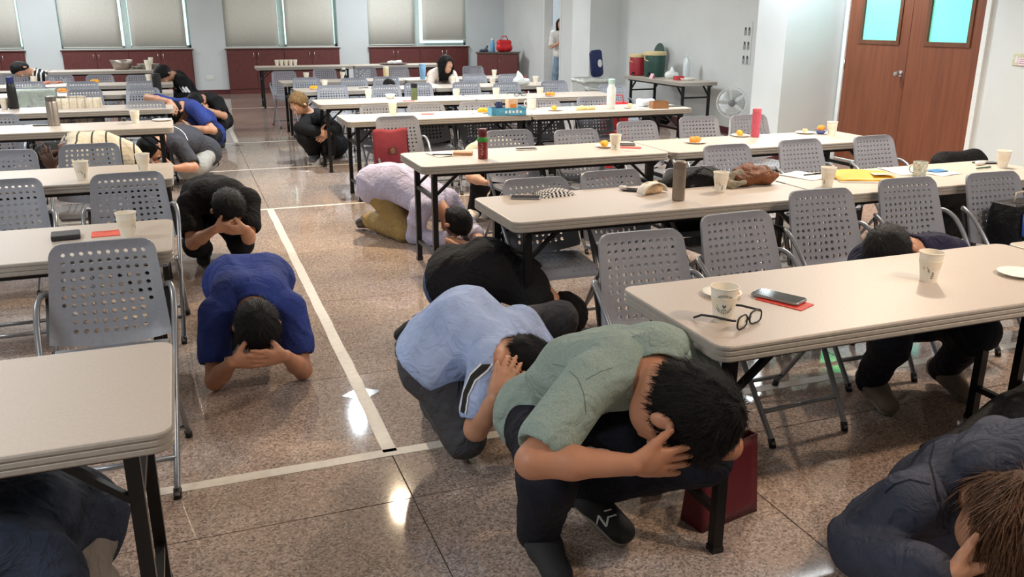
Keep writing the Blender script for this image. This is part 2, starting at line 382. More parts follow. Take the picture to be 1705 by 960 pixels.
# built-in cabinets under the windows
labs = ['maroon low cabinet at the left picture edge','maroon low cabinet behind the steel bowl and plates','maroon low cabinet in the middle of the back wall','maroon low cabinet behind the woman with long hair']
for k, (a, b_) in enumerate(bays):
    c = thing('low_cabinet', labs[k], 'cabinet', ((a+b_)/2, YB, 0), 0, 'maroon cabinets under the back windows')
    W = (b_-a); n = 4
    MB().box(-W/2,-.06,0,W/2,-.001,SILL-.03).obj('body', m_maroon, parent=c)
    MB().bbox(-W/2-.03,-.10,SILL-.045,W/2+.03,-.001,SILL-.024,.004).obj('top', mat('maroon_top',(92,48,42),.4), parent=c)
    for i in range(n):
        x0 = -W/2+.012+i*(W-.024)/n; x1 = x0+(W-.024)/n-.006
        dd = MB().bbox(x0,-.08,.11,x1,-.061,SILL-.055,.003).obj('door', m_maroon, parent=c)
        hx = x1-.05 if i % 2 == 0 else x0+.05
        MB().tube([(hx,-.08,SILL-.20),(hx,-.105,SILL-.20),(hx,-.105,SILL-.11),(hx,-.08,SILL-.11)],.007,6).obj('handle', m_chrome, parent=dd, smooth=True)
# ================================================================== TABLES AND CHAIRS
TH = 0.74; TD = 0.614; TL = 1.761
m_top = mat('table_top_laminate', (190,178,166), 0.42, var=0.035, scale=120, bump=0.015, bscale=400)
m_topfar = m_top
m_edge = mat('table_edge', (158,152,144), 0.45, var=0.05, scale=60)  # darker than the top: shade from overhead light is put into the edge colour
m_leg = mat('black_steel', (20,20,22), 0.4, metal=0.3, var=0.1)
def make_table(L=TL, D=TD, edge=m_edge, top=m_top):
    r = link('folding_table', None); r.empty_display_size = .05
    ring = rrect(-L/2,-D/2,L/2,D/2,.045,6)
    t = MB(); t.m = 0
    t.layers(ring, [(.012,TH-.052),(.003,TH-.050),(0,TH-.046),(0,TH-.036),(.0035,TH-.034),(.0035,TH-.031),(0,TH-.029),(0,TH-.019),(.0035,TH-.017),(.0035,TH-.014),(0,TH-.012),(0,TH-.005),(.003,TH-.001)], cap=False)
    n = len(ring); t.add([(x-nx*.012,y-ny*.012,TH-.052) for x,y,nx,ny in ring],[tuple(range(n))[::-1]])
    t.m = 1
    t.layers(ring, [(.003,TH-.001),(.006,TH)], cap=False); t.add([(x-nx*.006,y-ny*.006,TH) for x,y,nx,ny in ring],[tuple(range(n))])
    t.obj('tabletop', edge, top, parent=r)
    for sx in (-1,1):
        X = sx*(L/2-.10)
        for sy in (-1,1):
            y = sy*(D/2-.09)
            lg = MB().bar((X,y,.015),(X,y,TH-.05),.034,.034).obj('leg', m_leg, parent=r)
            MB().box(X-.02,y-.02,0,X+.02,y+.02,.02).obj('foot_cap', m_black, parent=lg)
            MB().bar((X,y,TH-.21),(X-sx*.17,y,TH-.06),.022,.016).obj('brace', m_leg, parent=r)
        MB().bar((X,-D/2+.09,TH-.22),(X,D/2-.09,TH-.22),.024,.024).obj('crossbar', m_leg, parent=r)
        MB().bar((X,-D/2+.09,.14),(X,D/2-.09,.14),.024,.024).obj('crossbar', m_leg, parent=r)
    MB().box(-L/2+.08,-D/2+.05,TH-.075,L/2-.08,-D/2+.075,TH-.05).box(-L/2+.08,D/2-.075,TH-.075,L/2-.08,D/2-.05,TH-.05).obj('rail', m_leg, parent=r)
    return r
table0 = make_table()
XR, XL_ = 1.345, -0.098
ORD = ['nearest','second','third','fourth','fifth','sixth','seventh','eighth']
YR = [2.515,4.152,5.766,8.305,9.977,11.681,13.244,17.303]
YL = [2.511,4.178,5.883,8.427,10.064,12.010,13.603,17.1]
first = [True]
def put_table(cx, y_far, label, rz=0.0, proto=None):
    if proto is None:
        if first[0]: o = table0; first[0] = False
        else: o = copy_tree(table0)
    else: o = proto
    o.location = (cx, y_far-TD/2, 0); o.rotation_euler = (0,0,rz)
    return tag(o, label, 'table', 'grey folding tables in rows')
for k, y in enumerate(YR):
    x0 = XR if k not in (6,7) else 1.326
    put_table(x0+TL/2, y, 'grey folding table at the aisle end of the %s right-hand row' % ORD[k])
    tt = put_table(x0+TL*1.5+.012+(.055 if k == 2 else 0), y+(.012 if k%2 else -.012), 'grey folding table farther from the aisle in the %s right-hand row' % ORD[k], 0.0)
    if k == 2: tt.scale = (1.06,1,1)
for k, y in enumerate(YL):
    x0 = XL_ if k != 7 else -.30
    put_table(x0-TL/2, y, 'grey folding table at the aisle end of the %s left-hand row' % ORD[k])
    if k >= 4: put_table(x0-TL*1.5-.015, y+(.01 if k%2 else -.01), 'grey folding table at the left picture edge in the %s left-hand row' % ORD[k])
# serving table along the right wall
put_table(6.94, 12.0, 'grey folding serving table with drink coolers along the right wall', PI/2)
bpy.context.view_layer.update()

m_chair = mat('grey_chair_plastic', (133,136,145), 0.42, var=0.04, scale=60, bump=0.02, bscale=500)
m_tube = mat('grey_steel_tube', (138,142,148), 0.3, metal=0.55, var=0.05)
def perforated(bm_fn, cols, rows, hole_r, thick, NX, NZ, map3, hole_ok):
    """panel over [0,1]^2 on a cols x rows lattice of cells, each holding an octagonal through-hole where hole_ok; map3(u,v,t) -> point"""
    mb = MB(); vid = {}
    vs = []; fs = []
    def V(u, v, t):
        k = (round(u,5), round(v,5), t)
        if k not in vid: vid[k] = len(vs); vs.append(map3(u, v, t))
        return vid[k]
    for j in range(rows):
        for i in range(cols):
            u0, u1, v0, v1 = i/cols, (i+1)/cols, j/rows, (j+1)/rows; uc, vc = (u0+u1)/2, (v0+v1)/2
            sq = [(u1,vc),(u1,v1),(uc,v1),(u0,v1),(u0,vc),(u0,v0),(uc,v0),(u1,v0)]
            if hole_ok(i, j):
                ho = [(uc+hole_r[0]*math.cos(a), vc+hole_r[1]*math.sin(a)) for a in [PI/4*k for k in range(8)]]
                for k in range(8):
                    l = (k+1) % 8
                    for t in (0,1):
                        f = (V(*ho[k],t),V(*sq[k],t),V(*sq[l],t),V(*ho[l],t)); fs.append(f if t == 0 else f[::-1])
                    fs.append((V(*ho[k],0),V(*ho[l],0),V(*ho[l],1),V(*ho[k],1)))
            else:
                for t in (0,1):
                    f = tuple(V(*q,t) for q in sq); fs.append(f if t == 0 else f[::-1])
    # rim
    per = [(i/(2*cols),0) for i in range(2*cols)]+[(1,j/(2*rows)) for j in range(2*rows)]+[(1-i/(2*cols),1) for i in range(2*cols)]+[(0,1-j/(2*rows)) for j in range(2*rows)]
    for a, b in zip(per, per[1:]+per[:1]): fs.append((V(*a,0),V(*b,0),V(*b,1),V(*a,1))[::-1])
    return mb.add(vs, fs)
def make_chair():
    r = link('folding_chair', None); r.empty_display_size = .05
    # local origin: floor point below the top edge of the backrest; the sitter faces -Y
    ZT, ZB = 0.815, 0.465
    def bmap(u, v, t):
        # rounded corners: squeeze width near the top, bow the bottom edge downwards
        wtop, wbot = .183, .212
        hw = wbot+(wtop-wbot)*v
        du = 2*u-1; rx, rz_ = .26, .13; a = (abs(du)-(1-rx))/rx; b_ = (v-(1-rz_))/rz_
        if a > 0 and b_ > 0:
            q = max(a,b_)/math.hypot(a,b_); du = math.copysign(1-rx+rx*a*q, du); v = 1-rz_+rz_*b_*q
        hw2 = hw
        z = ZB+(ZT-ZB)*v - (1-v)**3*.03*(1-du*du)
        y = -.115*(1-v) + .018*du*du*(-1)*(.4+.6*(1-v)) + .012
        edge = max(abs(du)**8, abs(2*v-1)**10)
        th = .014
        y2 = y-.012*edge if t == 0 else y+th-.012*edge
        return (hw2*du, y2-.012, z)
    b = perforated(None, 12, 12, (.0225,.0225), .012, 0, 0, bmap, lambda i,j: 1 <= i <= 10 and (j >= 2 and j <= 10) and not (j < 4 and i in (1,10)) or (j == 1 and 2 <= i <= 9))
    b.obj('backrest', m_chair, parent=r, angle=35)
    def smap(u, v, t):
        du = 2*u-1; hw = .165+.035*v
        y = -.50+.375*v; fr = max(0,1-v/.12)
        z = .445-.012*(1-(2*v-1)**2)*(1-du*du) - .022*fr*fr
        edge = max(abs(du)**8, abs(2*v-1)**10)
        return (hw*du*(1-.10*fr*fr*abs(du)), y, z-.010*edge if t == 0 else z-.020-.006*edge)
    sq = perforated(None, 10, 9, (.021,.024), .02, 0, 0, smap, lambda i,j: 1 <= i <= 8 and 1 <= j <= 7)
    st = sq.obj('seat', m_chair, parent=r, angle=35)
    MB().tube([(-.16,-.475,.418),(.16,-.475,.418)],.010,6).tube([(-.185,-.16,.418),(.185,-.16,.418)],.010,6).obj('seat_rail', m_tube, parent=r, smooth=True)
    def smooth(pts, n=2):
        pts = [Vector(p) for p in pts]
        for _ in range(n):
            q = [pts[0]]
            for a, c in zip(pts, pts[1:]): q += [a*.75+c*.25, a*.25+c*.75]
            pts = q+[pts[-1]]
        return pts
    for s_ in (-1,1):
        fl_ = MB().tube(smooth([(s_*.200,-.045,.63),(s_*.228,-.075,.645),(s_*.236,-.17,.60),(s_*.222,-.30,.45),(s_*.185,-.60,.012)],2),.0115,8).obj('front_leg', m_tube, parent=r, smooth=True)
        MB().tube([(s_*.185,-.598,.0),(s_*.187,-.585,.035)],.0145,8).obj('foot_cap', m_black, parent=fl_, smooth=True)
        rl = MB().tube(smooth([(s_*.196,-.47,.43),(s_*.205,-.38,.36),(s_*.226,-.115,.012)],1),.0115,8).obj('rear_leg', m_tube, parent=r, smooth=True)
        MB().tube([(s_*.226,-.113,0),(s_*.224,-.128,.035)],.0145,8).obj('foot_cap', m_black, parent=rl, smooth=True)
        MB().bar((s_*.213,-.12,.47),(s_*.206,-.05,.62),.018,.01).obj('bracket', m_black, parent=r)
    MB().tube([(-.192,-.525,.125),(.192,-.525,.125)],.010,6).obj('front_crossbar', m_tube, parent=r, smooth=True)
    MB().tube([(-.222,-.16,.07),(.222,-.16,.07)],.010,6).obj('rear_crossbar', m_tube, parent=r, smooth=True)
    return r
chair0 = make_chair(); cfirst = [True]
CH = {
('right',0):[(1000,392,1128,377),(1160,358,1283,350),(1317,319,1409,311),(1462,297.5,1552,293),(1609,288.7,1689,284.5)],
('right',1):[(841,302,938,296),(964.5,285.4,1061.5,282),(1100,281,1195,275.7),(1172.5,243.8,1242,238),(1292.5,233.7,1365,231),(1422.5,227.5,1479,225)],
('right',2):[(627,195,692,192.8),(815.8,218.5,876,215),(924.4,216.8,989.6,214.5),(1031,203.5,1085,200.8),(1135,196,1187.5,193),(1217.5,192,1272,191)],
('right',3):[(602.7,175.8,656,174.6),(680,173.7,736,172),(767,172.7,819,170.7),(880,168,926,166),(964.5,164,1008,161.7)],
('right',4):[(528.7,141.9,575.6,141.5),(620,142.5,663,141.5),(674.6,139,715,138.3),(754.7,135.3,795.7,134.6),(823.6,138,861,137.3),(904,135.3,938.6,134.6),(996,151,1039,150)],
('right',5):[(490,129.4,527.7,128.8),(569,130.4,608,130),(622.5,128.3,661,128),(718,128,752,127.5),(771,124,807,123.5),(830,124,866,123.5)],
('right',6):[(453.4,119,490,119.4),(521.5,115.3,557.6,115.3),(589.7,112.8,624,112.8),(645,112.8,678,112.5),(771,111,802,110.4)],
('left',0):[(88,405,252,396)],
('left',1):[(153.6,289.8,268,285.4),(-55,302,61,296)],
('left',2):[(101.5,243,195,236),(-38,253,53,247.4)],
('left',3):[(211.9,169,272,168),(98,168.5,156,167),(-38,192,19,189.5)],
('left',4):[(212,146,262,145),(113.5,145,166.5,144),(30,150.8,81,149.5)],
('left',5):[(214,135.7,256,135),(112,137,161,135.7),(27.7,137,68,135.7)],
('left',6):[(213,126,252,125),(142.5,125.6,188.6,124.8),(75.7,126,122,125),(0,124,46.7,123.6)]}
OC = ['first','second','third','fourth','fifth','sixth','seventh']
chairs = {}
for (side, row), lst in CH.items():
    rows = YR if side == 'right' else YL
    for i, (u0,v0,u1,v1) in enumerate(lst):
        c = atz((u0+u1)/2, (v0+v1)/2-1, .815)
        ymin = rows[row]+.045
        if row+1 < len(rows): ymax = rows[row+1]-TD-.02
        y = min(max(c.y, ymin), ymax if (side,row) != ('left',3) else c.y)
        o = chair0 if cfirst[0] else copy_tree(chair0); cfirst[0] = False
        rz = random.uniform(-.05,.05)
        o.location = (c.x/c.y*y, y, 0); o.rotation_euler = (0,0,rz)
        extra = ''
        tag(o, 'grey perforated folding chair, %s from the aisle in the %s %s-hand row' % (OC[i], ORD[row], side), 'chair', 'grey perforated folding chairs')
        chairs[(side,row,i)] = o
chairs[('right',2,0)].rotation_euler = (0,0,.02)
# ================================================================== PEOPLE (one continuous body surface each, grown from a field of tapered limbs)
def V3(*a): return np.array(a, dtype=np.float64)
def nrm(v): v = np.asarray(v, float); return v/max(1e-9, np.linalg.norm(v))
class Field:
    def __init__(s): s.p = []
    def cap(s, a, b, ra, rb, k=.02, flat=None):
        s.p.append(('c', np.asarray(a,float), np.asarray(b,float), ra, rb, k, flat)); return s
    def ell(s, c, r, M, k=.02):
        s.p.append(('e', np.asarray(c,float), np.asarray(r,float), np.asarray(M,float), k)); return s
    def bounds(s, m):
        lo = []; hi = []
        for q in s.p:
            if q[0] == 'c':
                r = max(q[3],q[4]); lo.append(np.minimum(q[1],q[2])-r); hi.append(np.maximum(q[1],q[2])+r)
            else:
                r = max(q[2]); lo.append(q[1]-r); hi.append(q[1]+r)
        return np.min(lo,0)-m, np.max(hi,0)+m
    def grid(s, h, inflate=0.0, cuts=(), noise=None, floor=True, carve=()):
        m = .03+inflate+2*h
        lo, hi = s.bounds(m); n = np.ceil((hi-lo)/h).astype(int)+1
        ax = [lo[i]+h*np.arange(n[i]) for i in range(3)]
        F = np.full(tuple(n), .2, np.float32)
        for q in s.p:
            if q[0] == 'c':
                _, a, b, ra, rb, k, flat = q; r = max(ra,rb); l = np.minimum(a,b)-r-m; u = np.maximum(a,b)+r+m
            else:
                _, c, rad, M, k = q; r = max(rad); l = c-r-m; u = c+r+m
            sl = []
            for i in range(3):
                i0 = max(0,int((l[i]-lo[i])/h)); i1 = min(n[i],int((u[i]-lo[i])/h)+2); sl.append(slice(i0,i1))
            X = ax[0][sl[0]][:,None,None]; Y_ = ax[1][sl[1]][None,:,None]; Z_ = ax[2][sl[2]][None,None,:]
            if q[0] == 'c':
                ba = b-a; L2 = max(1e-9, ba@ba)
                dx, dy, dz = X-a[0], Y_-a[1], Z_-a[2]
                t = np.clip((dx*ba[0]+dy*ba[1]+dz*ba[2])/L2, 0, 1)
                vx, vy, vz = dx-t*ba[0], dy-t*ba[1], dz-t*ba[2]
                rr = ra+(rb-ra)*t
                if flat is not None:
                    nv, f = flat; dn = (vx*nv[0]+vy*nv[1]+vz*nv[2]); g = (1/f-1)*dn
                    vx, vy, vz = vx+g*nv[0], vy+g*nv[1], vz+g*nv[2]
                d = np.sqrt(vx*vx+vy*vy+vz*vz)-rr
                if flat is not None: d = d*np.minimum(1, .5+.5*flat[1])
            else:
                dx, dy, dz = X-c[0], Y_-c[1], Z_-c[2]
                e = [(dx*M[i][0]+dy*M[i][1]+dz*M[i][2]) for i in range(3)]
                k0 = np.sqrt(sum((e[i]/rad[i])**2 for i in range(3))); k1 = np.sqrt(sum((e[i]/rad[i]**2)**2 for i in range(3)))+1e-9
                d = k0*(k0-1)/k1
            d = d.astype(np.float32); cur = F[tuple(sl)]
            hh = np.clip(.5+.5*(cur-d)/k, 0, 1)
            F[tuple(sl)] = cur+(d-cur)*hh-k*hh*(1-hh)
        F -= inflate
        X = ax[0][:,None,None]; Y_ = ax[1][None,:,None]; Z_ = ax[2][None,None,:]
        if noise:
            amp, fr, ph = noise
            w = 0
            for q, (d0, d1, d2) in enumerate(((.9,.5,.3),(-.4,.8,.6),(.3,-.6,.9))):
                t_ = d0*X+d1*Y_+d2*Z_; e_ = d1*X-d2*Y_+d0*Z_
                rdg = 1-np.abs(np.sin(fr*.42*t_+1.6*np.sin(fr*.30*e_+ph+q)+ph*1.7+q*2.1))
                msk = np.clip(.5+.9*np.sin(fr*.22*e_+1.3*np.sin(fr*.17*t_+q)+ph*.6+q*1.9), 0, 1)
                w = w+msk*rdg**2.2
            F = F-(amp*2.1*(w-.35)).astype(np.float32)
        for pnt, nv in cuts:   # keep the side where (p-pnt).nv < 0
            F = np.maximum(F, ((X-pnt[0])*nv[0]+(Y_-pnt[1])*nv[1]+(Z_-pnt[2])*nv[2]).astype(np.float32))
        for a, b, r in carve:   # take away a capsule (neck opening)
            ba = b-a; L2 = ba@ba; dx, dy, dz = X-a[0], Y_-a[1], Z_-a[2]
            t = np.clip((dx*ba[0]+dy*ba[1]+dz*ba[2])/L2, 0, 1)
            d = np.sqrt((dx-t*ba[0])**2+(dy-t*ba[1])**2+(dz-t*ba[2])**2)-r
            F = np.maximum(F, (-d).astype(np.float32))
        if floor: F = np.maximum(F, (.004-Z_).astype(np.float32)+0*F)
        return F, lo
def surface_nets(F, lo, h):
    nx, ny, nz = F.shape; s = F < 0
    c = [s[i:nx-1+i, j:ny-1+j, k:nz-1+k] for i in (0,1) for j in (0,1) for k in (0,1)]
    cnt = sum(x.astype(np.int8) for x in c); act = (cnt > 0) & (cnt < 8)
    idx = np.argwhere(act)
    if len(idx) == 0: return [], []
    vid = np.full(act.shape, -1, np.int64); vid[tuple(idx.T)] = np.arange(len(idx))
    f8 = {(i,j,k): F[idx[:,0]+i, idx[:,1]+j, idx[:,2]+k] for i in (0,1) for j in (0,1) for k in (0,1)}
    acc = np.zeros((len(idx),3)); num = np.zeros(len(idx))
    for a in f8:
        for ax in range(3):
            if a[ax] == 0:
                b = list(a); b[ax] = 1; b = tuple(b)
                f0, f1 = f8[a], f8[b]; m = (f0 < 0) != (f1 < 0)
                t = np.where(m, f0/np.where(m, f0-f1, 1), 0)
                pos = np.array(a, float)[None,:].repeat(len(idx),0); pos[:,ax] = t
                acc += pos*m[:,None]; num += m
    V = lo+h*(idx+acc/num[:,None])
    Q = []
    for ax in range(3):
        o = [1,2] if ax == 0 else ([2,0] if ax == 1 else [0,1])
        sh = [slice(None)]*3
        a = [slice(0,n) for n in F.shape]; b = [slice(0,n) for n in F.shape]
        a[ax] = slice(0,F.shape[ax]-1); b[ax] = slice(1,F.shape[ax])
        for q in o: a[q] = slice(1,F.shape[q]-1); b[q] = slice(1,F.shape[q]-1)
        sa, sb = s[tuple(a)], s[tuple(b)]
        for flip, msk in ((False, sa & ~sb), (True, ~sa & sb)):
            e = np.argwhere(msk)
            if len(e) == 0: continue
            base = e.copy()
            for q in o: base[:,q] += 1
            def cell(d0, d1):
                w_ = base.copy(); w_[:,o[0]] -= d0; w_[:,o[1]] -= d1; return vid[w_[:,0],w_[:,1],w_[:,2]]
            quad = np.stack([cell(1,1),cell(0,1),cell(0,0),cell(1,0)],1)
            Q.append(quad[:,::-1] if flip else quad)
    return V, np.concatenate(Q)
def np_mesh(name, V, Q, mats, mi=None):
    me = bpy.data.meshes.new(name)
    me.vertices.add(len(V)); me.vertices.foreach_set('co', np.asarray(V, np.float32).ravel())
    me.loops.add(len(Q)*4); me.loops.foreach_set('vertex_index', np.asarray(Q, np.int32).ravel())
    me.polygons.add(len(Q)); me.polygons.foreach_set('loop_start', np.arange(0,len(Q)*4,4,dtype=np.int32)); me.polygons.foreach_set('loop_total', np.full(len(Q),4,np.int32))
    me.update(calc_edges=True); me.validate()
    me.polygons.foreach_set('use_smooth', [True]*len(me.polygons))
    for m in mats: me.materials.append(m)
    return me
def grow(name, fld, h, mats, parent=None, org=None, **kw):
    F, lo = fld.grid(h, **kw); V, Q = surface_nets(F, lo, h)
    if len(V) == 0: return None
    if org is not None: V = V-np.asarray(org)
    return link(name, np_mesh(name, V, Q, mats), parent)
SKIN = {}
def skin(name, rgb):
    if name not in SKIN:
        m = mat('skin_'+name, rgb, .5, var=.06, scale=18, bump=.03, bscale=220); SKIN[name] = m
        b = m.node_tree.nodes['Principled BSDF']; b.inputs['Subsurface Weight'].default_value = .08; b.inputs['Subsurface Radius'].default_value = (.01,.005,.003)
    return SKIN[name]
def hairmat(name, rgb, rough=.5):
    m = mat('hair_'+name, rgb, rough, var=.5, scale=60, bump=.6, bscale=150, spec=.25); nt = m.node_tree
    mp = nt.nodes.new('ShaderNodeMapping'); mp.inputs['Scale'].default_value = (3.5,3.5,.5)
    tc = [n for n in nt.nodes if n.type == 'TEX_COORD'][0]; nt.links.new(tc.outputs['Object'], mp.inputs['Vector'])
    for n in [n for n in nt.nodes if n.type == 'TEX_NOISE']: nt.links.new(mp.outputs[0], n.inputs['Vector'])
    return m
def cloth(name, rgb, bump=.12, bscale=420, var=.10, scale=9, rough=.85, rgb2=None):
    m = mat('cloth_'+name, rgb, rough, var=var, scale=scale, bump=bump, bscale=bscale, spec=.2, rgb2=rgb2)
    nt = m.node_tree
    if 'fold' not in nt.nodes:
        b = nt.nodes['Principled BSDF']; old = b.inputs['Normal'].links[0].from_socket
        tc = [n for n in nt.nodes if n.type == 'TEX_COORD'][0]
        n2 = nt.nodes.new('ShaderNodeTexNoise'); n2.name = 'fold'; n2.inputs['Scale'].default_value = 13; n2.inputs['Detail'].default_value = 3; n2.inputs['Distortion'].default_value = 1.6
        nt.links.new(tc.outputs['Object'], n2.inputs['Vector'])
        b2 = nt.nodes.new('ShaderNodeBump'); b2.inputs['Strength'].default_value = .85; b2.inputs['Distance'].default_value = .02
        nt.links.new(n2.outputs['Fac'], b2.inputs['Height']); nt.links.new(old, b2.inputs['Normal']); nt.links.new(b2.outputs['Normal'], b.inputs['Normal'])
    return m
def stripes(m, axis, freq, rgb, width=.2):
    """coloured stripes woven into a cloth, along one object axis"""
    nt = m.node_tree; b = nt.nodes['Principled BSDF']; src = b.inputs['Base Color'].links[0].from_socket
    tc = [n for n in nt.nodes if n.type == 'TEX_COORD'][0]; sp = nt.nodes.new('ShaderNodeSeparateXYZ'); nt.links.new(tc.outputs['Object'], sp.inputs[0])
    mu = nt.nodes.new('ShaderNodeMath'); mu.operation = 'MULTIPLY'; mu.inputs[1].default_value = freq; nt.links.new(sp.outputs[axis], mu.inputs[0])
    fr = nt.nodes.new('ShaderNodeMath'); fr.operation = 'FRACT'; nt.links.new(mu.outputs[0], fr.inputs[0])
    lt = nt.nodes.new('ShaderNodeMath'); lt.operation = 'LESS_THAN'; lt.inputs[1].default_value = width; nt.links.new(fr.outputs[0], lt.inputs[0])
    mx = nt.nodes.new('ShaderNodeMix'); mx.data_type = 'RGBA'; nt.links.new(lt.outputs[0], mx.inputs[0]); nt.links.new(src, mx.inputs[6]); mx.inputs[7].default_value = lin(rgb)
    nt.links.new(mx.outputs[2], b.inputs['Base Color']); return m
def hand_prims(f, w, d, n, th, k=1.0, curl=.3, spread=.12):
    """w wrist, d finger direction, n palm normal (the way the palm faces), th rough thumb direction"""
    d = nrm(d); n = nrm(n-d*np.dot(n,d)); s = np.cross(n,d); s = s if np.dot(s,th) > 0 else -s
    R_ = lambda v, a: v*math.cos(a)+n*math.sin(a)   # bend towards the palm side
    # palm: broad and flat
    f.cap(w, w+d*.05*k, .024*k, .030*k, .012*k, (n,.62))
    f.cap(w+d*.035*k+s*.016*k, w+d*.082*k+s*.022*k, .022*k, .018*k, .012*k, (n,.62))
    f.cap(w+d*.035*k-s*.016*k, w+d*.078*k-s*.024*k, .021*k, .016*k, .012*k, (n,.62))
    L = [.072,.080,.075,.060]
    for i in range(4):
        off = (.030-.020*i)*k; a = spread*(1.5-i)/1.5
        base = w+d*(.080-.005*abs(i-1))*k+s*off
        fd = nrm(d*math.cos(a)+s*math.sin(a)); l = L[i]*k; r = (.0092-.0006*(i == 3))*k
        p1 = base+R_(fd,curl*.6)*l*.45; p2 = p1+R_(fd,curl*1.5)*l*.32; p3 = p2+R_(fd,curl*2.2)*l*.25
        f.cap(base,p1,r*1.06,r,.005*k); f.cap(p1,p2,r,r*.93,.004*k); f.cap(p2,p3,r*.93,r*.78,.004*k)
    tb = w+d*.022*k+s*.022*k; td = nrm(nrm(th)*.8+d*.55+n*.15)
    t1 = tb+td*.040*k; t2 = t1+nrm(td+d*.15)*.030*k; t3 = t2+nrm(td+d*.25)*.022*k
    f.cap(tb,t1,.017*k,.0125*k,.012*k); f.cap(t1,t2,.0122*k,.0105*k,.005*k); f.cap(t2,t3,.0108*k,.0085*k,.004*k)
def person(label, J, h=.012, k=1.0, skin_m=None, hair_m=None, shirt=None, trousers=None, shoes=None, sole=None, sleeve=.55, long_hair=0.0, headr=1.0, hair_len='short', name='person', shirt_noise=(.003,34,0.0), legs=True, arms=(0,1), hands=(0,1), hem=None, fat=1.0, collar=None, glasses=False, pants_short=False, extra_shirt=(), blades=0, group='people crouching between the tables'):
    """J: joints. arms/legs are lists [left,right]; returns the body object (top-level)"""
    g = {a: (V3(*b) if not isinstance(b, (list,)) else [V3(*c) for c in b]) for a, b in J.items()}
    pel, neck, head = g['pelvis'], g['neck'], g['head']
    sh, el, wr = g['sh'], g['el'], g['wr']
    mid = g.get('spine', (pel+neck)/2)
    side = nrm(sh[1]-sh[0]); up0 = nrm(neck-pel); fwd = nrm(np.cross(side, up0))
    # hips
    hs = nrm(g['hips'][0]) if 'hips' in g else side
    hip = [pel-hs*.085*k, pel+hs*.085*k]
    B = Field(); Tt = Field(); Pt = Field()     # body, shirt, trousers
    chest = neck*.78+mid*.22
    tor = []
    w1 = .072*k*fat; 
    for sgn in (-1,1):
        tor += [(pel+hs*sgn*.055*k, mid+side*sgn*.055*k, .105*k*fat, .098*k*fat, .05), (mid+side*sgn*.055*k, chest+side*sgn*.075*k, .098*k*fat, .095*k, .05)]
        tor += [(chest+side*sgn*.05*k, sh[0 if sgn < 0 else 1]*.86+neck*.14, .082*k, .058*k, .04)]
        tor += [(neck, sh[0 if sgn < 0 else 1]*.9+neck*.1, .050*k, .052*k, .03)]
    for a, b, ra, rb, kk in tor:
        B.cap(a,b,ra,rb,kk); Tt.cap(a,b,ra,rb,kk)
    pelp = [(hip[0],hip[1],.105*k*fat,.105*k*fat,.04)]
    for a,b,ra,rb,kk in pelp: B.cap(a,b,ra,rb,kk); Pt.cap(a,b,ra,rb,kk)
    Pt.cap(pel, pel*.72+mid*.28, .112*k*fat, .10*k*fat, .04)
    Tt.cap(hip[0], hip[1], .120*k*fat, .120*k*fat, .05)
    for q in extra_shirt: Tt.cap(V3(*q[0]), V3(*q[1]), q[2], q[3], .04)
    # neck and head
    c = nrm(g['crown']); fc = g['face']; fc = nrm(fc-c*np.dot(fc,c)); ea = np.cross(fc,c)
    hr = 1.0*k*headr
    skull_base = head-c*.055*hr-fc*.02*hr
    B.cap(neck, skull_base, .056*k, .052*k, .03)
    M = [ea, fc, c]
    B.ell(head+c*.012*hr-fc*.008*hr, (.074*hr,.094*hr,.092*hr), M, .02)
    B.ell(head-c*.045*hr+fc*.030*hr, (.056*hr,.060*hr,.072*hr), M, .03)        # jaw
    B.cap(head-c*.02*hr+fc*.088*hr, head-c*.046*hr+fc*.100*hr, .009*hr, .014*hr, .01)   # nose
    B.cap(head+c*.012*hr+fc*.084*hr-ea*.035*hr, head+c*.012*hr+fc*.084*hr+ea*.035*hr, .010*hr, .010*hr, .02)  # brow
    B.cap(head-c*.072*hr+fc*.080*hr-ea*.018*hr, head-c*.072*hr+fc*.080*hr+ea*.018*hr, .0075*hr, .0075*hr, .008)  # lips
    for sgn in (-1,1):
        B.ell(head-c*.022*hr+ea*sgn*.085*hr-fc*.010*hr, (.010*hr,.017*hr,.028*hr), M, .006)
    # arms
    for i in (0,1):
        if i not in arms: continue
        B.cap(sh[i],el[i],.052*k,.040*k,.03); B.cap(el[i],el[i]*.6+wr[i]*.4,.041*k,.040*k,.02); B.cap(el[i]*.6+wr[i]*.4,wr[i],.040*k,.026*k,.02)
        if sleeve <= 1: Tt.cap(sh[i], sh[i]*(1-sleeve)+el[i]*sleeve, .062*k, .066*k, .035)
        else:
            Tt.cap(sh[i],el[i],.062*k,.054*k,.035); q = sleeve-1; Tt.cap(el[i], el[i]*(1-q)+wr[i]*q, .054*k, .043*k, .03)
        if i in hands and 'hd' in g:
            hand_prims(B, wr[i], g['hd'][i], g['hn'][i], g['ht'][i], k*1.02, g['curl'][i][0] if 'curl' in g else .3)
    # legs
    F_shoes = []
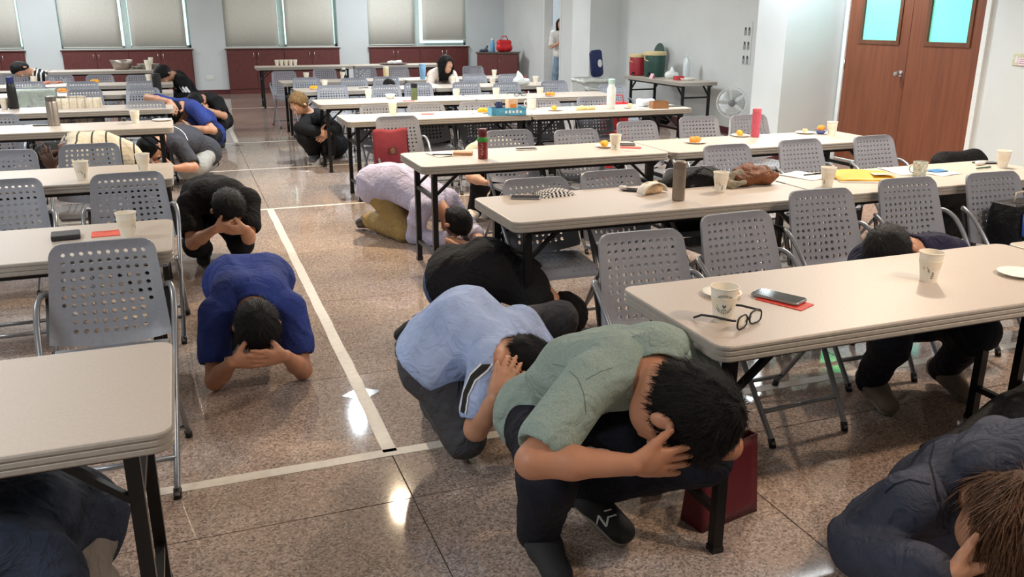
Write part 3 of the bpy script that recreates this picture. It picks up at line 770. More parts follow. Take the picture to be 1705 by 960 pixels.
    if legs:
        kn, an, to = g['kn'], g['an'], g['to']
        for i in (0,1):
            B.cap(hip[i],kn[i],.086*k,.056*k,.04); B.cap(kn[i],kn[i]*.62+an[i]*.38,.056*k,.054*k,.02); B.cap(kn[i]*.62+an[i]*.38,an[i],.054*k,.036*k,.02)
            B.cap(an[i], to[i], .034*k, .03*k, .02)
            Pt.cap(hip[i],kn[i],.094*k,.068*k,.05)
            if not pants_short: Pt.cap(kn[i],an[i],.068*k,.056*k,.03)
            S_ = Field(); fd = nrm(to[i]-an[i]); heel = an[i]-fd*.04*k+V3(0,0,-.012)
            upv = nrm(np.cross(np.cross(fd, V3(0,0,1)), fd)) if abs(fd[2]) < .9 else V3(0,1,0)
            S_.cap(heel, an[i]+fd*.06*k, .044*k, .046*k, .02).cap(an[i]+fd*.05*k, to[i], .046*k, .042*k, .03, (upv,.8)).cap(an[i], an[i]+(kn[i]-an[i])*.10, .046*k, .046*k, .02)
            F_shoes.append((S_, heel, to[i], fd, upv))
    org = pel*V3(1,1,0)
    body = grow(name, B, h, [skin_m], None, org)
    body.location = tuple(org); tag(body, label, 'person', group)
    # garments
    if shirt is not None:
        nd_ = nrm(skull_base-neck); cuts = []
        if hem is None:
            ld = nrm(pel-mid); cuts.append((pel+ld*.055*k, ld))
        elif hem != 'none': cuts.append((V3(*hem[0]), nrm(V3(*hem[1]))))
        carve = [(neck+nd_*.078*k, neck+nd_*.25*k, .070*k)]
        if sleeve <= 1:
            for i in arms:
                e_ = sh[i]*(1-sleeve)+el[i]*sleeve; d_ = nrm(el[i]-sh[i]); carve.append((e_+d_*.095*k, e_+d_*.13*k, .080*k))
        s_o = grow('shirt', Tt, h, [shirt], body, org, inflate=.011*k, noise=shirt_noise, cuts=cuts, carve=carve)
        if collar is not None:
            nd = nrm(skull_base-neck); a = nrm(np.cross(nd, fwd)); b_ = np.cross(nd, a); cb = MB()
            pts = []
            N = 22
            def cf(u, v):
                t = 2*PI*u; rr = (.066+.034*v**1.3)*k; z = (.062-.058*v)*k + .008*math.cos(t)
                return tuple(neck+nd*z+a*rr*math.cos(t)*1.08+b_*rr*math.sin(t)-org)
            def cf2(u, v):
                t = 2*PI*u; rr = .064*k; z = (.0+.06*v)*k
                return tuple(neck+nd*z+a*rr*math.cos(t)*1.08+b_*rr*math.sin(t)-org)
            cb.grid(cf, N, 4, .003); cb.grid(cf2, N, 2, .003)
            cb.obj('collar', collar, parent=s_o, smooth=True)
    if trousers is not None and legs:
        grow('trousers', Pt, h, [trousers], body, org, inflate=.008*k, noise=(.003,40,1.3))
    if legs and shoes is not None:
        for S_, heel, toe, fd, upv in F_shoes:
            so = grow('shoe', S_, h*.9, [shoes], body, org, inflate=.002)
            if sole is not None and so is not None:
                P_ = Field(); P_.cap(heel-upv*.035*k, toe-upv*.026*k, .040*k, .040*k, .02, (upv,.38)); grow('sole', P_, h*.8, [sole], so, org)
    # hair
    if hair_m is not None:
        H = Field(); H.ell(head+c*.022*hr-fc*.012*hr, (.081*hr,.099*hr,.097*hr), M, .02)
        H.cap(head-fc*.06*hr-c*.02*hr, head-fc*.055*hr-c*.055*hr, .050*hr, .040*hr, .03)
        cuts = [(head+fc*.058*hr+c*.052*hr, nrm(fc*.9-c*.42)), (head-c*.068*hr, -c)]
        cuts.append((head+fc*.03*hr-c*.015*hr, nrm(fc*.75-c*.66)))
        if long_hair:
            cuts = [(head+fc*.060*hr+c*.03*hr, nrm(fc*.95-c*.1))]
            dn = nrm(g.get('hairdir', -c))
            for q in (-.8,-.4,0,.4,.8):
                st = head-fc*.03*hr+ea*q*.075*hr+c*.01; H.cap(st, st+dn*long_hair+ea*q*.02, .050*hr, .030*hr, .03)
            for q in (-1,1):
                st = head+fc*.02*hr+ea*q*.076*hr; H.cap(st, st+dn*long_hair*.95+fc*.01, .026*hr, .020*hr, .02)
        ho = grow('hair', H, h, [hair_m], body, org, inflate=.006, cuts=cuts, noise=(.0022,170,.4))
        if blades and ho is not None:
            rng = np.random.default_rng(3); me = ho.data; nv_ = len(me.vertices)
            co = np.empty(nv_*3, np.float32); me.vertices.foreach_get('co', co); co = co.reshape(-1,3); no = np.empty(nv_*3, np.float32); me.vertices.foreach_get('normal', no); no = no.reshape(-1,3)
            sel = rng.integers(0, nv_, blades); whorl = head+c*.09*hr-fc*.06*hr-org
            P_ = co[sel]+rng.normal(0,.002,(blades,3)); N_ = no[sel]
            Dv = (-np.asarray(dn)[None,:]*-1 + 0*P_) if long_hair else P_-whorl[None,:]
            Dv = Dv-N_*np.sum(Dv*N_,1,keepdims=True); Dv /= np.linalg.norm(Dv,axis=1,keepdims=True)+1e-6
            Dv = Dv+rng.normal(0,.13,(blades,3)); Sd = np.cross(N_,Dv); Sd /= np.linalg.norm(Sd,axis=1,keepdims=True)+1e-6
            L_ = (rng.uniform(.016,.034,(blades,1)) if not long_hair else rng.uniform(.04,.09,(blades,1)))*hr; W_ = .0013
            lift = .12 if not long_hair else .06
            A_ = P_-N_*.002; M_ = P_+Dv*L_*.5+N_*L_*lift*.8; E_ = P_+Dv*L_+N_*L_*lift*.9
            Vb = np.concatenate([A_-Sd*W_,A_+Sd*W_,M_+Sd*W_*.8,M_-Sd*W_*.8,E_-Sd*W_*.15,E_+Sd*W_*.15]); n_ = blades; ar = np.arange(n_)
            Qb = np.concatenate([np.stack([ar,ar+n_,ar+2*n_,ar+3*n_],1),np.stack([ar+3*n_,ar+2*n_,ar+5*n_,ar+4*n_],1)])
            so_ = link('hair_strands', np_mesh('hair_strands', Vb, Qb, [hair_m]), ho); so_['kind'] = 'stuff'
    # eyes
    for sgn in (-1,1):
        e = MB(); e.lathe([(0,-.011*hr),(.008*hr,-.008*hr),(.011*hr,0),(.008*hr,.008*hr),(0,.011*hr)],10,T(*(head-c*.008*hr+fc*.079*hr+ea*sgn*.031*hr-org)),close=False)
        e.obj('eye', MATS.get('eye_white') or mat('eye_white',(225,220,215),.2), parent=body, smooth=True)
    return body

from mathutils.bvhtree import BVHTree
def ribbon(target, name, px, width, m, n=18, lift=.0025, parent=None, closed=False):
    """a strip of cloth or print laid on the surface of target along the sight lines of the given photo points"""
    me = target.data; bvh = BVHTree.FromPolygons([v.co for v in me.vertices], [p.vertices for p in me.polygons])
    root = target
    while root.parent: root = root.parent
    o_ = Vector((0,0,CAM_H))-root.location; pts = []
    seg = [(Vector(a+(0,)), Vector(b+(0,))) for a, b in zip(px, px[1:])]; tot = sum((b-a).length for a, b in seg)
    for a, b in seg:
        k_ = max(2, int(n*(b-a).length/tot))
        for i in range(k_+(1 if (a,b) == seg[-1] else 0)):
            q = a+(b-a)*(i/k_); h_ = bvh.ray_cast(o_, _ray(q.x,q.y).normalized())
            if h_[0] is not None: pts.append((h_[0], h_[1]))
    pts = [p for i, p in enumerate(pts) if i == 0 or (p[0]-pts[i-1][0]).length < .09]
    if len(pts) < 2: return None
    vs = []; fs = []
    for i, (p, nn) in enumerate(pts):
        t = (pts[min(i+1,len(pts)-1)][0]-pts[max(i-1,0)][0]).normalized(); s_ = nn.cross(t).normalized()
        vs += [p+s_*width/2+nn*lift*.7, p+nn*lift*1.15, p-s_*width/2+nn*lift*.7]
    for i in range(len(pts)-1):
        fs += [(i*3,i*3+1,i*3+4,i*3+3),(i*3+1,i*3+2,i*3+5,i*3+4)]
    return MB().add(vs, fs).obj(name, m, parent=parent or target, smooth=True)
def part(o, nm): return [c for c in o.children if c.name.split('.')[0] == nm][0]
# ------------------------------------------------------------------ the people of the photograph
sk_tan = skin('tan', (178,126,98)); sk_lt = skin('light', (206,158,130)); sk_mid = skin('mid', (190,140,112)); sk_dk = skin('dark', (84,56,44))
hr_blk = hairmat('black', (11,10,11)); hr_brn = hairmat('brown', (86,58,38)); hr_bld = hairmat('blond', (126,98,62))
c_blue = cloth('royal_blue', (46,62,128)); c_blk = cloth('black', (24,24,27)); c_blk2 = cloth('black_trouser', (22,23,27), rough=.8)
c_lblue = cloth('light_blue_knit', (160,178,216), bscale=600); c_grey_tr = cloth('charcoal_trouser', (72,72,76), rough=.8)
c_green = cloth('heather_green', (128,146,140), scale=260, rgb2=(146,162,155)); c_navy_tr = cloth('navy_trouser', (24,26,36), rough=.8)
c_navy_jk = cloth('navy_jacket', (58,63,78), bump=.25, bscale=60, rough=.7); c_lav = cloth('lavender_shirt', (196,192,214)); stripes(c_lav, 0, 130, (170,168,200), .35)
c_khaki = cloth('khaki', (156,132,86)); c_dgrey = cloth('dark_grey_tee', (66,68,76)); c_lgrey = cloth('light_grey_trouser', (160,162,160))
c_cream = cloth('cream_striped', (206,196,176)); stripes(c_cream, 0, 11, (60,62,60), .13)
c_jean = cloth('blue_jean', (64,84,120), bump=.3, bscale=300); c_wash = cloth('pale_jean', (128,150,168)); c_white = cloth('white_tee', (226,224,220)); c_dnavy = cloth('dark_navy', (36,36,58))
s_dark = mat('shoe_black_suede', (30,30,32), .8, bump=.1, bscale=300); s_sole = mat('shoe_sole_grey', (130,122,110), .6); s_soleb = mat('shoe_sole_black', (26,24,22), .6)
s_white = mat('shoe_white', (206,200,190), .6); s_tan = mat('shoe_taupe', (120,108,98), .7); s_grey = mat('shoe_grey', (88,90,94), .7)
m_white_band = mat('white_trim_cloth', (222,222,224), .8); m_blk_band = mat('black_trim_cloth', (22,22,24), .8)
def A(u, v, y): p = aty(u, v, y); return (p.x, p.y, p.z)
def mv(p, dx=0, dy=0, dz=0): return (p[0]+dx, p[1]+dy, p[2]+dz)
# ---- kneeling man in royal blue, elbows on the floor
P1 = person('man in royal blue shirt kneeling in the aisle, elbows on floor, hands over face', dict(
    pelvis=(.225,4.52,.295), spine=(.215,4.30,.365), neck=(.205,4.00,.365), head=(.205,3.755,.305), crown=(.0,-.93,.20), face=(0,-.25,-1),
    sh=[(.035,3.99,.32),(.375,3.97,.31)], el=[(.005,3.84,.05),(.395,3.83,.048)], wr=[(.082,3.655,.200),(.308,3.65,.200)],
    hd=[(.93,-.22,.06),(-.93,-.22,.10)], hn=[(.2,.9,.30),(-.2,.9,.30)], ht=[(0,.25,1),(0,.25,1)], curl=[(.12,0,0),(.12,0,0)],
    kn=[(.05,4.30,.075),(.40,4.30,.075)], an=[(.08,4.72,.08),(.37,4.72,.08)], to=[(.09,4.86,.04),(.36,4.86,.04)]),
    h=.0072, k=1.02, skin_m=sk_tan, hair_m=hr_blk, shirt=c_blue, trousers=c_blk2, shoes=s_dark, sleeve=.62, headr=1.10, shirt_noise=(.0035,30,.6), fat=1.12, collar=c_blue, blades=2600)
wb_ = MB().tube([Vector((.085+.034*math.cos(a)*.9, 3.695+.030*math.sin(a)*.6+.01*math.cos(a), .185+.033*math.sin(a)*.5-.018*math.cos(a))) for a in [2*PI*i/16 for i in range(16)]],.003,6,closed=True).obj('wristband', mat('gold_band',(214,190,150),.3,metal=.5), smooth=True)
tag(wb_, 'thin pale bracelet on the wrist of the man in royal blue', 'bracelet')
# ---- black T-shirt man crouching by the third left table
person('man in black T-shirt crouching by the left tables, hands on his face', dict(
    pelvis=(.09,6.34,.30), spine=(.11,6.14,.47), neck=(.165,5.90,.505), head=(.205,5.70,.445), crown=(.12,-.86,.42), face=(.1,-.45,-.9),
    sh=[(-.035,5.93,.455),(.345,5.88,.465)], el=[(-.035,5.74,.235),(.31,5.70,.25)], wr=[(.10,5.60,.345),(.295,5.585,.335)],
    hd=[(.9,-.1,.15),(-.9,-.1,.05)], hn=[(0,.8,.5),(0,.8,.5)], ht=[(0,.2,1),(0,.2,1)],
    kn=[(-.02,5.86,.19),(.27,5.84,.18)], an=[(.03,6.20,.085),(.25,6.20,.085)], to=[(.02,6.02,.04),(.26,6.02,.04)]),
    h=.010, k=1.02, skin_m=sk_mid, hair_m=hr_blk, shirt=c_blk, trousers=c_blk2, shoes=s_dark, sleeve=.66, headr=1.14, fat=1.08, blades=2200)
# ---- light blue polo man on one knee beside the nearest right table
P3 = person('man in light blue polo with black striped sleeves crouching behind the green shirt man', dict(
    pelvis=(.83,3.06,.36), spine=(.93,3.03,.485), neck=A(848,590,2.86), head=A(872,614,2.74), crown=(.70,-.50,-.35), face=(-.30,.1,-.95), hips=[(.42,.85,.1)],
    sh=[(.945,2.735,.435),(1.185,3.05,.44)], el=[(.865,2.66,.215),(1.30,2.92,.24)], wr=[A(824,664,2.60),(1.25,2.80,.30)],
    hd=[(.55,.05,.75),(-.3,-.6,.5)], hn=[(.35,.9,-.2),(-.5,.5,0)], ht=[(-.1,.2,1),(0,.2,1)],
    kn=[(.865,2.80,.115),(1.41,3.17,.395)], an=[(.86,3.20,.085),(1.16,3.32,.09)], to=[(.88,3.32,.04),(1.30,3.30,.04)]),
    h=.0085, k=1.04, skin_m=sk_mid, hair_m=hr_blk, shirt=c_lblue, trousers=c_grey_tr, shoes=s_dark, sleeve=.70, headr=1.08, blades=1800, collar=c_lblue, fat=1.1, shirt_noise=(.0032,30,2.0))
# ---- green polo man in front
P4 = person('man in heather green polo squatting in front, hand pressed to his face', dict(
    pelvis=(1.085,2.43,.36), spine=(1.115,2.26,.565), neck=(1.19,2.02,.675), head=(1.185,1.815,.605), crown=(.60,-.74,-.22), face=(-.22,.30,-.95), hips=[(.93,.25,-.05)],
    sh=[(.975,1.985,.655),(1.375,2.12,.635)], el=[(.755,1.85,.525),(1.39,1.90,.43)], wr=[(.985,1.735,.530),(1.30,1.86,.47)],
    hd=[(.88,-.10,-.06),(-.3,-.3,.6)], hn=[(.05,.95,.15),(-.6,.5,0)], ht=[(.40,-.05,.9),(0,0,1)], curl=[(.08,0,0),(.3,0,0)],
    kn=[(.865,2.00,.36),(1.33,1.93,.385)], an=[(.905,2.17,.085),(1.13,2.34,.10)], to=[(.90,2.00,.042),(1.185,2.14,.042)]),
    h=.0075, k=1.08, skin_m=sk_tan, hair_m=hr_blk, shirt=c_green, trousers=c_navy_tr, shoes=s_dark, sole=s_sole, sleeve=.74, headr=1.20, collar=c_green, fat=1.0, shirt_noise=(.0042,30,3.1), blades=4200)
# ---- hooded navy jacket, brown hair, lower right corner
P5 = person('person in navy hooded jacket with brown hair at the lower right corner', dict(
    pelvis=(2.16,1.72,.19), spine=A(1630,800,1.60), neck=A(1655,800,1.40), head=A(1700,885,1.19), crown=(.30,-.85,.05), face=(0,-.35,-.9),
    sh=[A(1510,838,1.42),(2.08,1.30,.44)], el=[A(1432,915,1.46),(2.2,1.15,.25)], wr=[A(1560,955,1.2),(2.0,1.0,.22)],
    hd=[(.9,-.2,.1),(-.6,-.2,.5)], hn=[(0,.5,.8),(0,.5,.8)], ht=[(.2,.2,.9),(0,.2,1)],
    kn=[(1.95,1.42,.09),(2.2,1.40,.09)], an=[(2.1,1.78,.085),(2.28,1.78,.085)], to=[(2.14,1.9,.04),(2.3,1.9,.04)], hairdir=(-.25,-.2,-.9)),
    h=.0085, k=1.06, skin_m=sk_mid, hair_m=hr_brn, shirt=c_navy_jk, trousers=c_navy_tr, shoes=s_dark, sleeve=1.93, headr=1.12, long_hair=.20, blades=4500, fat=1.12, shirt_noise=(.0065,22,1.0), hem='none',
    extra_shirt=[(A(1610,765,1.50),A(1660,735,1.44),.045,.055),(A(1660,745,1.40),A(1720,735,1.34),.055,.055),(A(1640,770,1.36),A(1700,760,1.32),.055,.055),(A(1530,860,1.45),A(1640,850,1.42),.11,.13),(A(1460,880,1.50),A(1560,870,1.50),.07,.1)])
# ---- lower left, under the nearest left table
person('person in dark navy jacket crouching under the nearest left table', dict(
    pelvis=(-.52,2.34,.30), spine=(-.55,2.14,.43), neck=(-.60,1.90,.46), head=(-.64,1.74,.36), crown=(-.1,-.9,-.1), face=(0,-.2,-1),
    sh=[(-.77,1.92,.42),(-.40,1.92,.43)], el=[(-.80,1.72,.22),(-.36,1.70,.22)], wr=[(-.70,1.6,.2),(-.5,1.6,.2)],
    kn=[(-.68,1.98,.15),(-.38,1.98,.15)], an=[(-.66,2.36,.085),(-.38,2.36,.085)], to=[(-.66,2.2,.04),(-.38,2.2,.04)]),
    h=.011, k=1.1, skin_m=sk_mid, hair_m=hr_blk, shirt=cloth('dark_navy_jacket',(34,42,58),rough=.7), trousers=cloth('taupe_trouser',(112,106,100)), shoes=s_dark, sleeve=1.8, fat=1.15)
# ---- navy top, crouched behind the nearest right table
person('person in dark navy top bowing head behind the nearest right table', dict(
    pelvis=(3.02,2.83,.33), spine=(2.97,2.78,.54), neck=(2.86,2.70,.675), head=(2.66,2.645,.70), crown=(-.85,-.30,.25), face=(-.35,-.5,-.9), hips=[(.95,-.2,0)],
    sh=[(2.68,2.80,.625),(3.06,2.70,.64)], el=[(2.52,2.66,.52),(3.14,2.60,.45)], wr=[(2.68,2.50,.55),(2.95,2.50,.5)],
    kn=[(2.60,2.52,.36),(3.02,2.46,.38)], an=[(2.74,2.74,.09),(3.14,2.72,.09)], to=[(2.70,2.58,.042),(3.12,2.56,.042)]),
    h=.010, k=1.0, skin_m=sk_mid, hair_m=hr_blk, shirt=c_dnavy, trousers=c_navy_tr, shoes=s_tan, sole=s_sole, sleeve=1.9, headr=1.05, blades=1500)
# ---- black shirt and jeans, under the second right table
person('person in black shirt and blue jeans kneeling under the second right table', dict(
    pelvis=(1.18,3.98,.36), spine=(1.33,3.88,.44), neck=(1.55,3.78,.345), head=(1.67,3.72,.20), crown=(.8,-.1,-.5), face=(-.2,0,-1), hips=[(.3,.95,0)],
    sh=[(1.48,3.60,.33),(1.58,3.97,.33)], el=[(1.55,3.58,.10),(1.68,3.97,.10)], wr=[(1.74,3.60,.10),(1.82,3.86,.1)],
    kn=[(1.28,3.80,.12),(1.42,4.10,.10)], an=[(.99,3.88,.09),(1.05,4.12,.09)], to=[(.90,3.92,.04),(.95,4.16,.04)]),
    h=.010, k=1.05, skin_m=sk_mid, hair_m=hr_blk, shirt=c_blk, trousers=c_jean, shoes=s_dark, sleeve=1.85, fat=1.15)
# ---- lavender shirt and khakis
person('man in lavender striped shirt and khaki trousers prostrate under the third right table', dict(
    pelvis=(1.37,6.50,.40), spine=(1.47,6.37,.425), neck=(1.69,6.12,.30), head=(1.81,5.98,.165), crown=(.62,-.72,-.1), face=(-.3,.5,-.8), hips=[(.75,.65,0)],
    sh=[(1.545,6.01,.285),(1.83,6.24,.30)], el=[(1.53,6.13,.055),(1.98,6.16,.055)], wr=[(1.71,5.93,.06),(1.97,5.98,.06)],
    hd=[(.7,-.3,0),(-.2,-.8,0)], hn=[(0,0,-1),(0,0,-1)], ht=[(0,-1,0),(0,-1,0)],
    kn=[(1.47,6.22,.075),(1.62,6.45,.075)], an=[(1.30,6.60,.09),(1.46,6.78,.09)], to=[(1.235,6.70,.06),(1.40,6.90,.05)]),
    h=.010, k=1.06, skin_m=sk_mid, hair_m=hr_blk, shirt=c_lav, trousers=c_khaki, shoes=mat('shoe_brown',(44,34,28),.45), sole=s_soleb, sleeve=1.88, fat=1.1, shirt_noise=(.005,30,2.2), blades=1200)
# ---- black shorts, white shoe, behind the third right table
k1 = A(803,303,6.62)
person('person in black shorts and white shoes crouching behind the third right table', dict(
    pelvis=(2.42,6.95,.34), spine=(2.40,6.85,.50), neck=(2.36,6.68,.60), head=(2.34,6.52,.52), crown=(-.2,-.8,.2), face=(0,-.5,-.9), hips=[(.95,.2,0)],
    sh=[(2.18,6.70,.56),(2.54,6.66,.56)], el=[(2.10,6.52,.40),(2.56,6.45,.36)], wr=[(2.18,6.35,.38),(2.46,6.34,.38)],
    kn=[mv(k1,-.02,0,-.03),(2.42,6.58,.40)], an=[A(790,352,6.72),(2.40,6.80,.09)], to=[A(779,367,6.58),(2.38,6.64,.042)]),
    h=.011, k=1.0, skin_m=sk_lt, hair_m=hr_blk, shirt=cloth('beige_top',(196,188,170)), trousers=c_blk2, shoes=s_white, sole=s_white, sleeve=.7, pants_short=False)
# ---- crouching in black, fair hair, by the fifth right table
P11 = person('fair-haired person in black squatting at the aisle end of the fifth right table', dict(
    pelvis=A(556,244,10.53), spine=A(548,218,10.48), neck=A(516,190,10.20), head=A(497,172,10.03), crown=(-.5,-.3,.75), face=(-.75,-.45,-.45),
    sh=[A(511,203,10.00),A(540,197,10.40)], el=[A(500,214,9.76),A(560,215,9.98)], wr=[A(530,219,9.63),A(545,222,9.73)],
    hd=[(.8,.1,-.3),(-.5,-.2,-.3)], hn=[(0,1,0),(0,1,0)], ht=[(0,0,1),(0,0,1)],
    kn=[A(506,229,9.78),A(545,226,9.83)], an=[A(524,257,10.10),A(549,258,10.13)], to=[A(520,266,9.96),A(545,266,9.98)]),
    h=.014, k=1.03, skin_m=sk_lt, hair_m=hr_bld, shirt=c_blk, trousers=c_blk2, shoes=s_grey, sole=s_white, sleeve=1.9, headr=1.05, fat=1.1, blades=1200)
# ---- royal blue T-shirt man on the left by the fifth table
person('man in blue T-shirt squatting beside the fifth left table, one arm resting on it', dict(
    pelvis=A(350,222,10.75), spine=A(337,198,10.55), neck=A(308,176,10.28), head=A(293,188,10.15), crown=(-.75,-.45,-.45), face=(-.2,-.2,-1),
    sh=[A(287,174,10.45),A(326,183,9.98)], el=[A(246,163,10.25),A(355,217,9.85)], wr=[A(283,169,9.95),A(318,213,9.85)],
    hd=[(.35,-.35,-.75),(-.9,0,-.1)], hn=[(-.3,.8,-.2),(0,1,0)], ht=[(-.6,0,.2),(0,0,1)],
    kn=[A(318,226,9.95),A(345,226,10.0)], an=[A(330,256,10.42),A(352,252,10.5)], to=[A(327,262,10.25),A(348,259,10.35)]),
    h=.013, k=1.02, skin_m=sk_mid, hair_m=hr_blk, shirt=c_blue, trousers=c_blk2, shoes=s_dark, sleeve=.6, headr=1.1, blades=900)
# ---- black T-shirt man behind him
person('man in black T-shirt squatting in the far aisle behind the blue T-shirt man', dict(
    pelvis=A(362,200,12.1), spine=A(355,182,12.0), neck=A(340,164,11.7), head=A(327,172,11.5), crown=(-.45,-.75,.15), face=(-.2,-.4,-.9),
    sh=[A(315,170,11.8),A(364,170,11.5)], el=[A(310,192,11.5),A(373,193,11.35)], wr=[A(330,188,11.3),A(350,184,11.28)],
    hd=[(.6,0,.3),(-.8,0,-.1)], hn=[(0,1,0),(0,1,0)], ht=[(0,0,1),(0,0,1)],
    kn=[A(335,208,11.5),A(366,208,11.45)], an=[A(342,236,11.9),A(367,235,11.95)], to=[A(340,243,11.75),A(369,242,11.8)]),
    h=.014, k=1.03, skin_m=sk_mid, hair_m=hr_blk, shirt=c_blk, trousers=c_grey_tr if False else c_blk2, shoes=s_dark, sleeve=.70, headr=1.1, blades=900)
# ---- black track top with three white stripes
c_track = cloth('black_track_top', (20,20,23))
P14 = person('person in black track top with white stripes bowing at the far left tables', dict(
    pelvis=A(312,160,14.1), spine=A(306,144,14.0), neck=A(291,127,13.75), head=A(273,124,13.55), crown=(-.75,-.5,.15), face=(-.3,-.4,-.9),
    sh=[A(277,134,13.95),A(304,136,13.45)], el=[A(270,152,13.7),A(316,158,13.3)], wr=[A(266,160,13.5),A(292,164,13.2)],
    kn=[A(280,170,13.5),A(310,172,13.5)], an=[A(292,193,13.9),A(314,193,13.95)], to=[A(288,198,13.75),A(312,198,13.8)]),
    h=.015, k=1.08, skin_m=sk_mid, hair_m=hr_blk, shirt=c_track, trousers=c_blk2, shoes=s_dark, sleeve=1.9, headr=1.1, blades=700)
# ---- dark grey T-shirt, light grey trousers, by the fourth left table
P15 = person('person in dark grey T-shirt and light grey trousers kneeling by the fourth left table', dict(
    pelvis=A(334,252,9.35), spine=A(313,232,9.15), neck=A(275,232,8.72), head=A(252,246,8.55), crown=(-.75,-.4,-.35), face=(-.2,-.2,-1), hips=[(.6,-.75,0)],
    sh=[A(262,226,9.0),A(300,245,8.5)], el=[A(252,262,8.75),A(322,278,8.30)], wr=[A(262,280,8.45),A(290,280,8.2)],
    hd=[(-.5,-.2,0),(-.9,0,.1)], hn=[(0,1,0),(0,1,0)], ht=[(0,0,1),(0,0,1)],
    kn=[A(312,283,9.05),A(330,277,8.95)], an=[A(345,276,9.65),A(352,270,9.55)], to=[A(354,275,9.85),A(358,272,9.75)]),
    h=.012, k=1.06, skin_m=sk_mid, hair_m=hr_blk, shirt=c_dgrey, trousers=c_lgrey, shoes=s_dark, sleeve=.78, fat=1.1)
# ---- cream striped shirt, dark-skinned, behind the third left table
person('person in cream striped shirt crouching behind the third left table, hand raised', dict(
    pelvis=A(205,262,7.45), spine=A(170,245,7.35), neck=A(118,246,7.15), head=A(88,262,7.0), crown=(-.9,-.2,-.3), face=(-.2,-.4,-.9), hips=[(.2,-.95,0)],
    sh=[A(122,240,7.38),A(125,256,6.95)], el=[A(112,285,7.2),A(104,300,6.78)], wr=[A(96,280,7.0),A(86,280,6.66)],
    hd=[(-.25,-.1,.9),(-.22,-.10,.9)], hn=[(.2,.9,.1),(.1,.9,.1)], ht=[(1,0,.4),(1,0,.4)], curl=[(.5,0,0),(.35,0,0)],
    kn=[(-.52,7.05,.09),(-.36,7.2,.09)], an=[(-.16,7.35,.085),(-.05,7.45,.085)], to=[(-.04,7.4,.04),(.05,7.5,.04)]),
    h=.011, k=1.02, skin_m=sk_dk, hair_m=hr_blk, shirt=c_cream, trousers=c_blk2, shoes=s_dark, sleeve=1.3)
# ---- woman with long black hair, seated
person('woman with long black hair and cream top sitting at the sixth right table', dict(
    pelvis=(A(735,160,12.14)[0],12.14,.565), spine=(A(735,150,12.14)[0],12.13,.72), neck=A(736,121,12.02), head=A(743,107,11.90), crown=(.05,-.30,.95), face=(.35,-.85,-.55),
    sh=[A(719,126,12.05),A(753,126,12.01)], el=[A(715,146,11.92),A(761,148,11.9)], wr=[A(727,146,11.74),A(751,147,11.74)],
    hd=[(.6,-.3,0),(-.6,-.3,0)], hn=[(0,0,-1),(0,0,-1)], ht=[(.3,-.5,0),(-.3,-.5,0)],
    kn=[(3.30,11.80,.50),(3.52,11.80,.50)], an=[(3.30,11.84,.09),(3.52,11.84,.09)], to=[(3.30,11.70,.042),(3.52,11.70,.042)], hairdir=(0.02,-.12,-1)),
    h=.012, k=.98, skin_m=sk_lt, hair_m=hr_blk, shirt=cloth('cream_knit',(226,212,202)), trousers=c_blk2, shoes=s_white, sleeve=1.9, long_hair=.25, blades=1500, headr=1.05, group='people sitting or standing at the back')
# ---- woman standing in the doorway
person('woman in white top and pale jeans standing in the far doorway', dict(
    pelvis=(7.78,17.58,.86), spine=(7.78,17.58,1.05), neck=(7.72,17.57,1.32), head=(7.71,17.54,1.49), crown=(0,-.05,1), face=(-.5,-.85,-.05),
    sh=[(7.56,17.62,1.27),(7.86,17.48,1.27)], el=[(7.52,17.56,1.02),(7.88,17.40,1.02)], wr=[(7.60,17.38,1.10),(7.72,17.32,1.08)],
    hd=[(.5,-.2,.4),(-.5,-.2,.4)], hn=[(.5,.3,0),(-.5,.3,0)], ht=[(0,0,1),(0,0,1)],
    kn=[(7.63,17.60,.46),(7.80,17.54,.46)], an=[(7.63,17.64,.08),(7.80,17.58,.08)], to=[(7.57,17.50,.04),(7.74,17.44,.04)], hairdir=(0,0,-1)),
    h=.013, k=.96, skin_m=sk_lt, hair_m=hr_blk, shirt=c_white, trousers=c_wash, shoes=s_white, sleeve=.8, long_hair=.20, group='people sitting or standing at the back')
# ---- dark-haired person at the far left, zebra top
c_zeb = cloth('zebra_top', (22,22,24)); stripes(c_zeb, 0, 16, (220,220,216), .35)
person('dark-haired person in black and white top bowing at the far left tables', dict(
    pelvis=A(72,150,15.2), spine=A(70,138,15.1), neck=A(62,124,14.95), head=A(36,118,14.85), crown=(-.85,-.2,.25), face=(-.3,-.6,-.7),
    sh=[A(62,126,15.25),A(70,130,14.7)], el=[A(50,140,15.1),A(60,146,14.6)], wr=[A(40,140,14.8),A(48,144,14.5)],
    kn=[A(60,165,14.7),A(80,166,14.7)], an=[A(66,182,15.1),A(84,182,15.1)], to=[A(62,186,14.95),A(82,186,14.95)]),
    h=.017, k=1.08, skin_m=sk_mid, hair_m=hr_blk, shirt=c_zeb, trousers=c_blk2, shoes=s_dark, sleeve=1.8, headr=1.15)
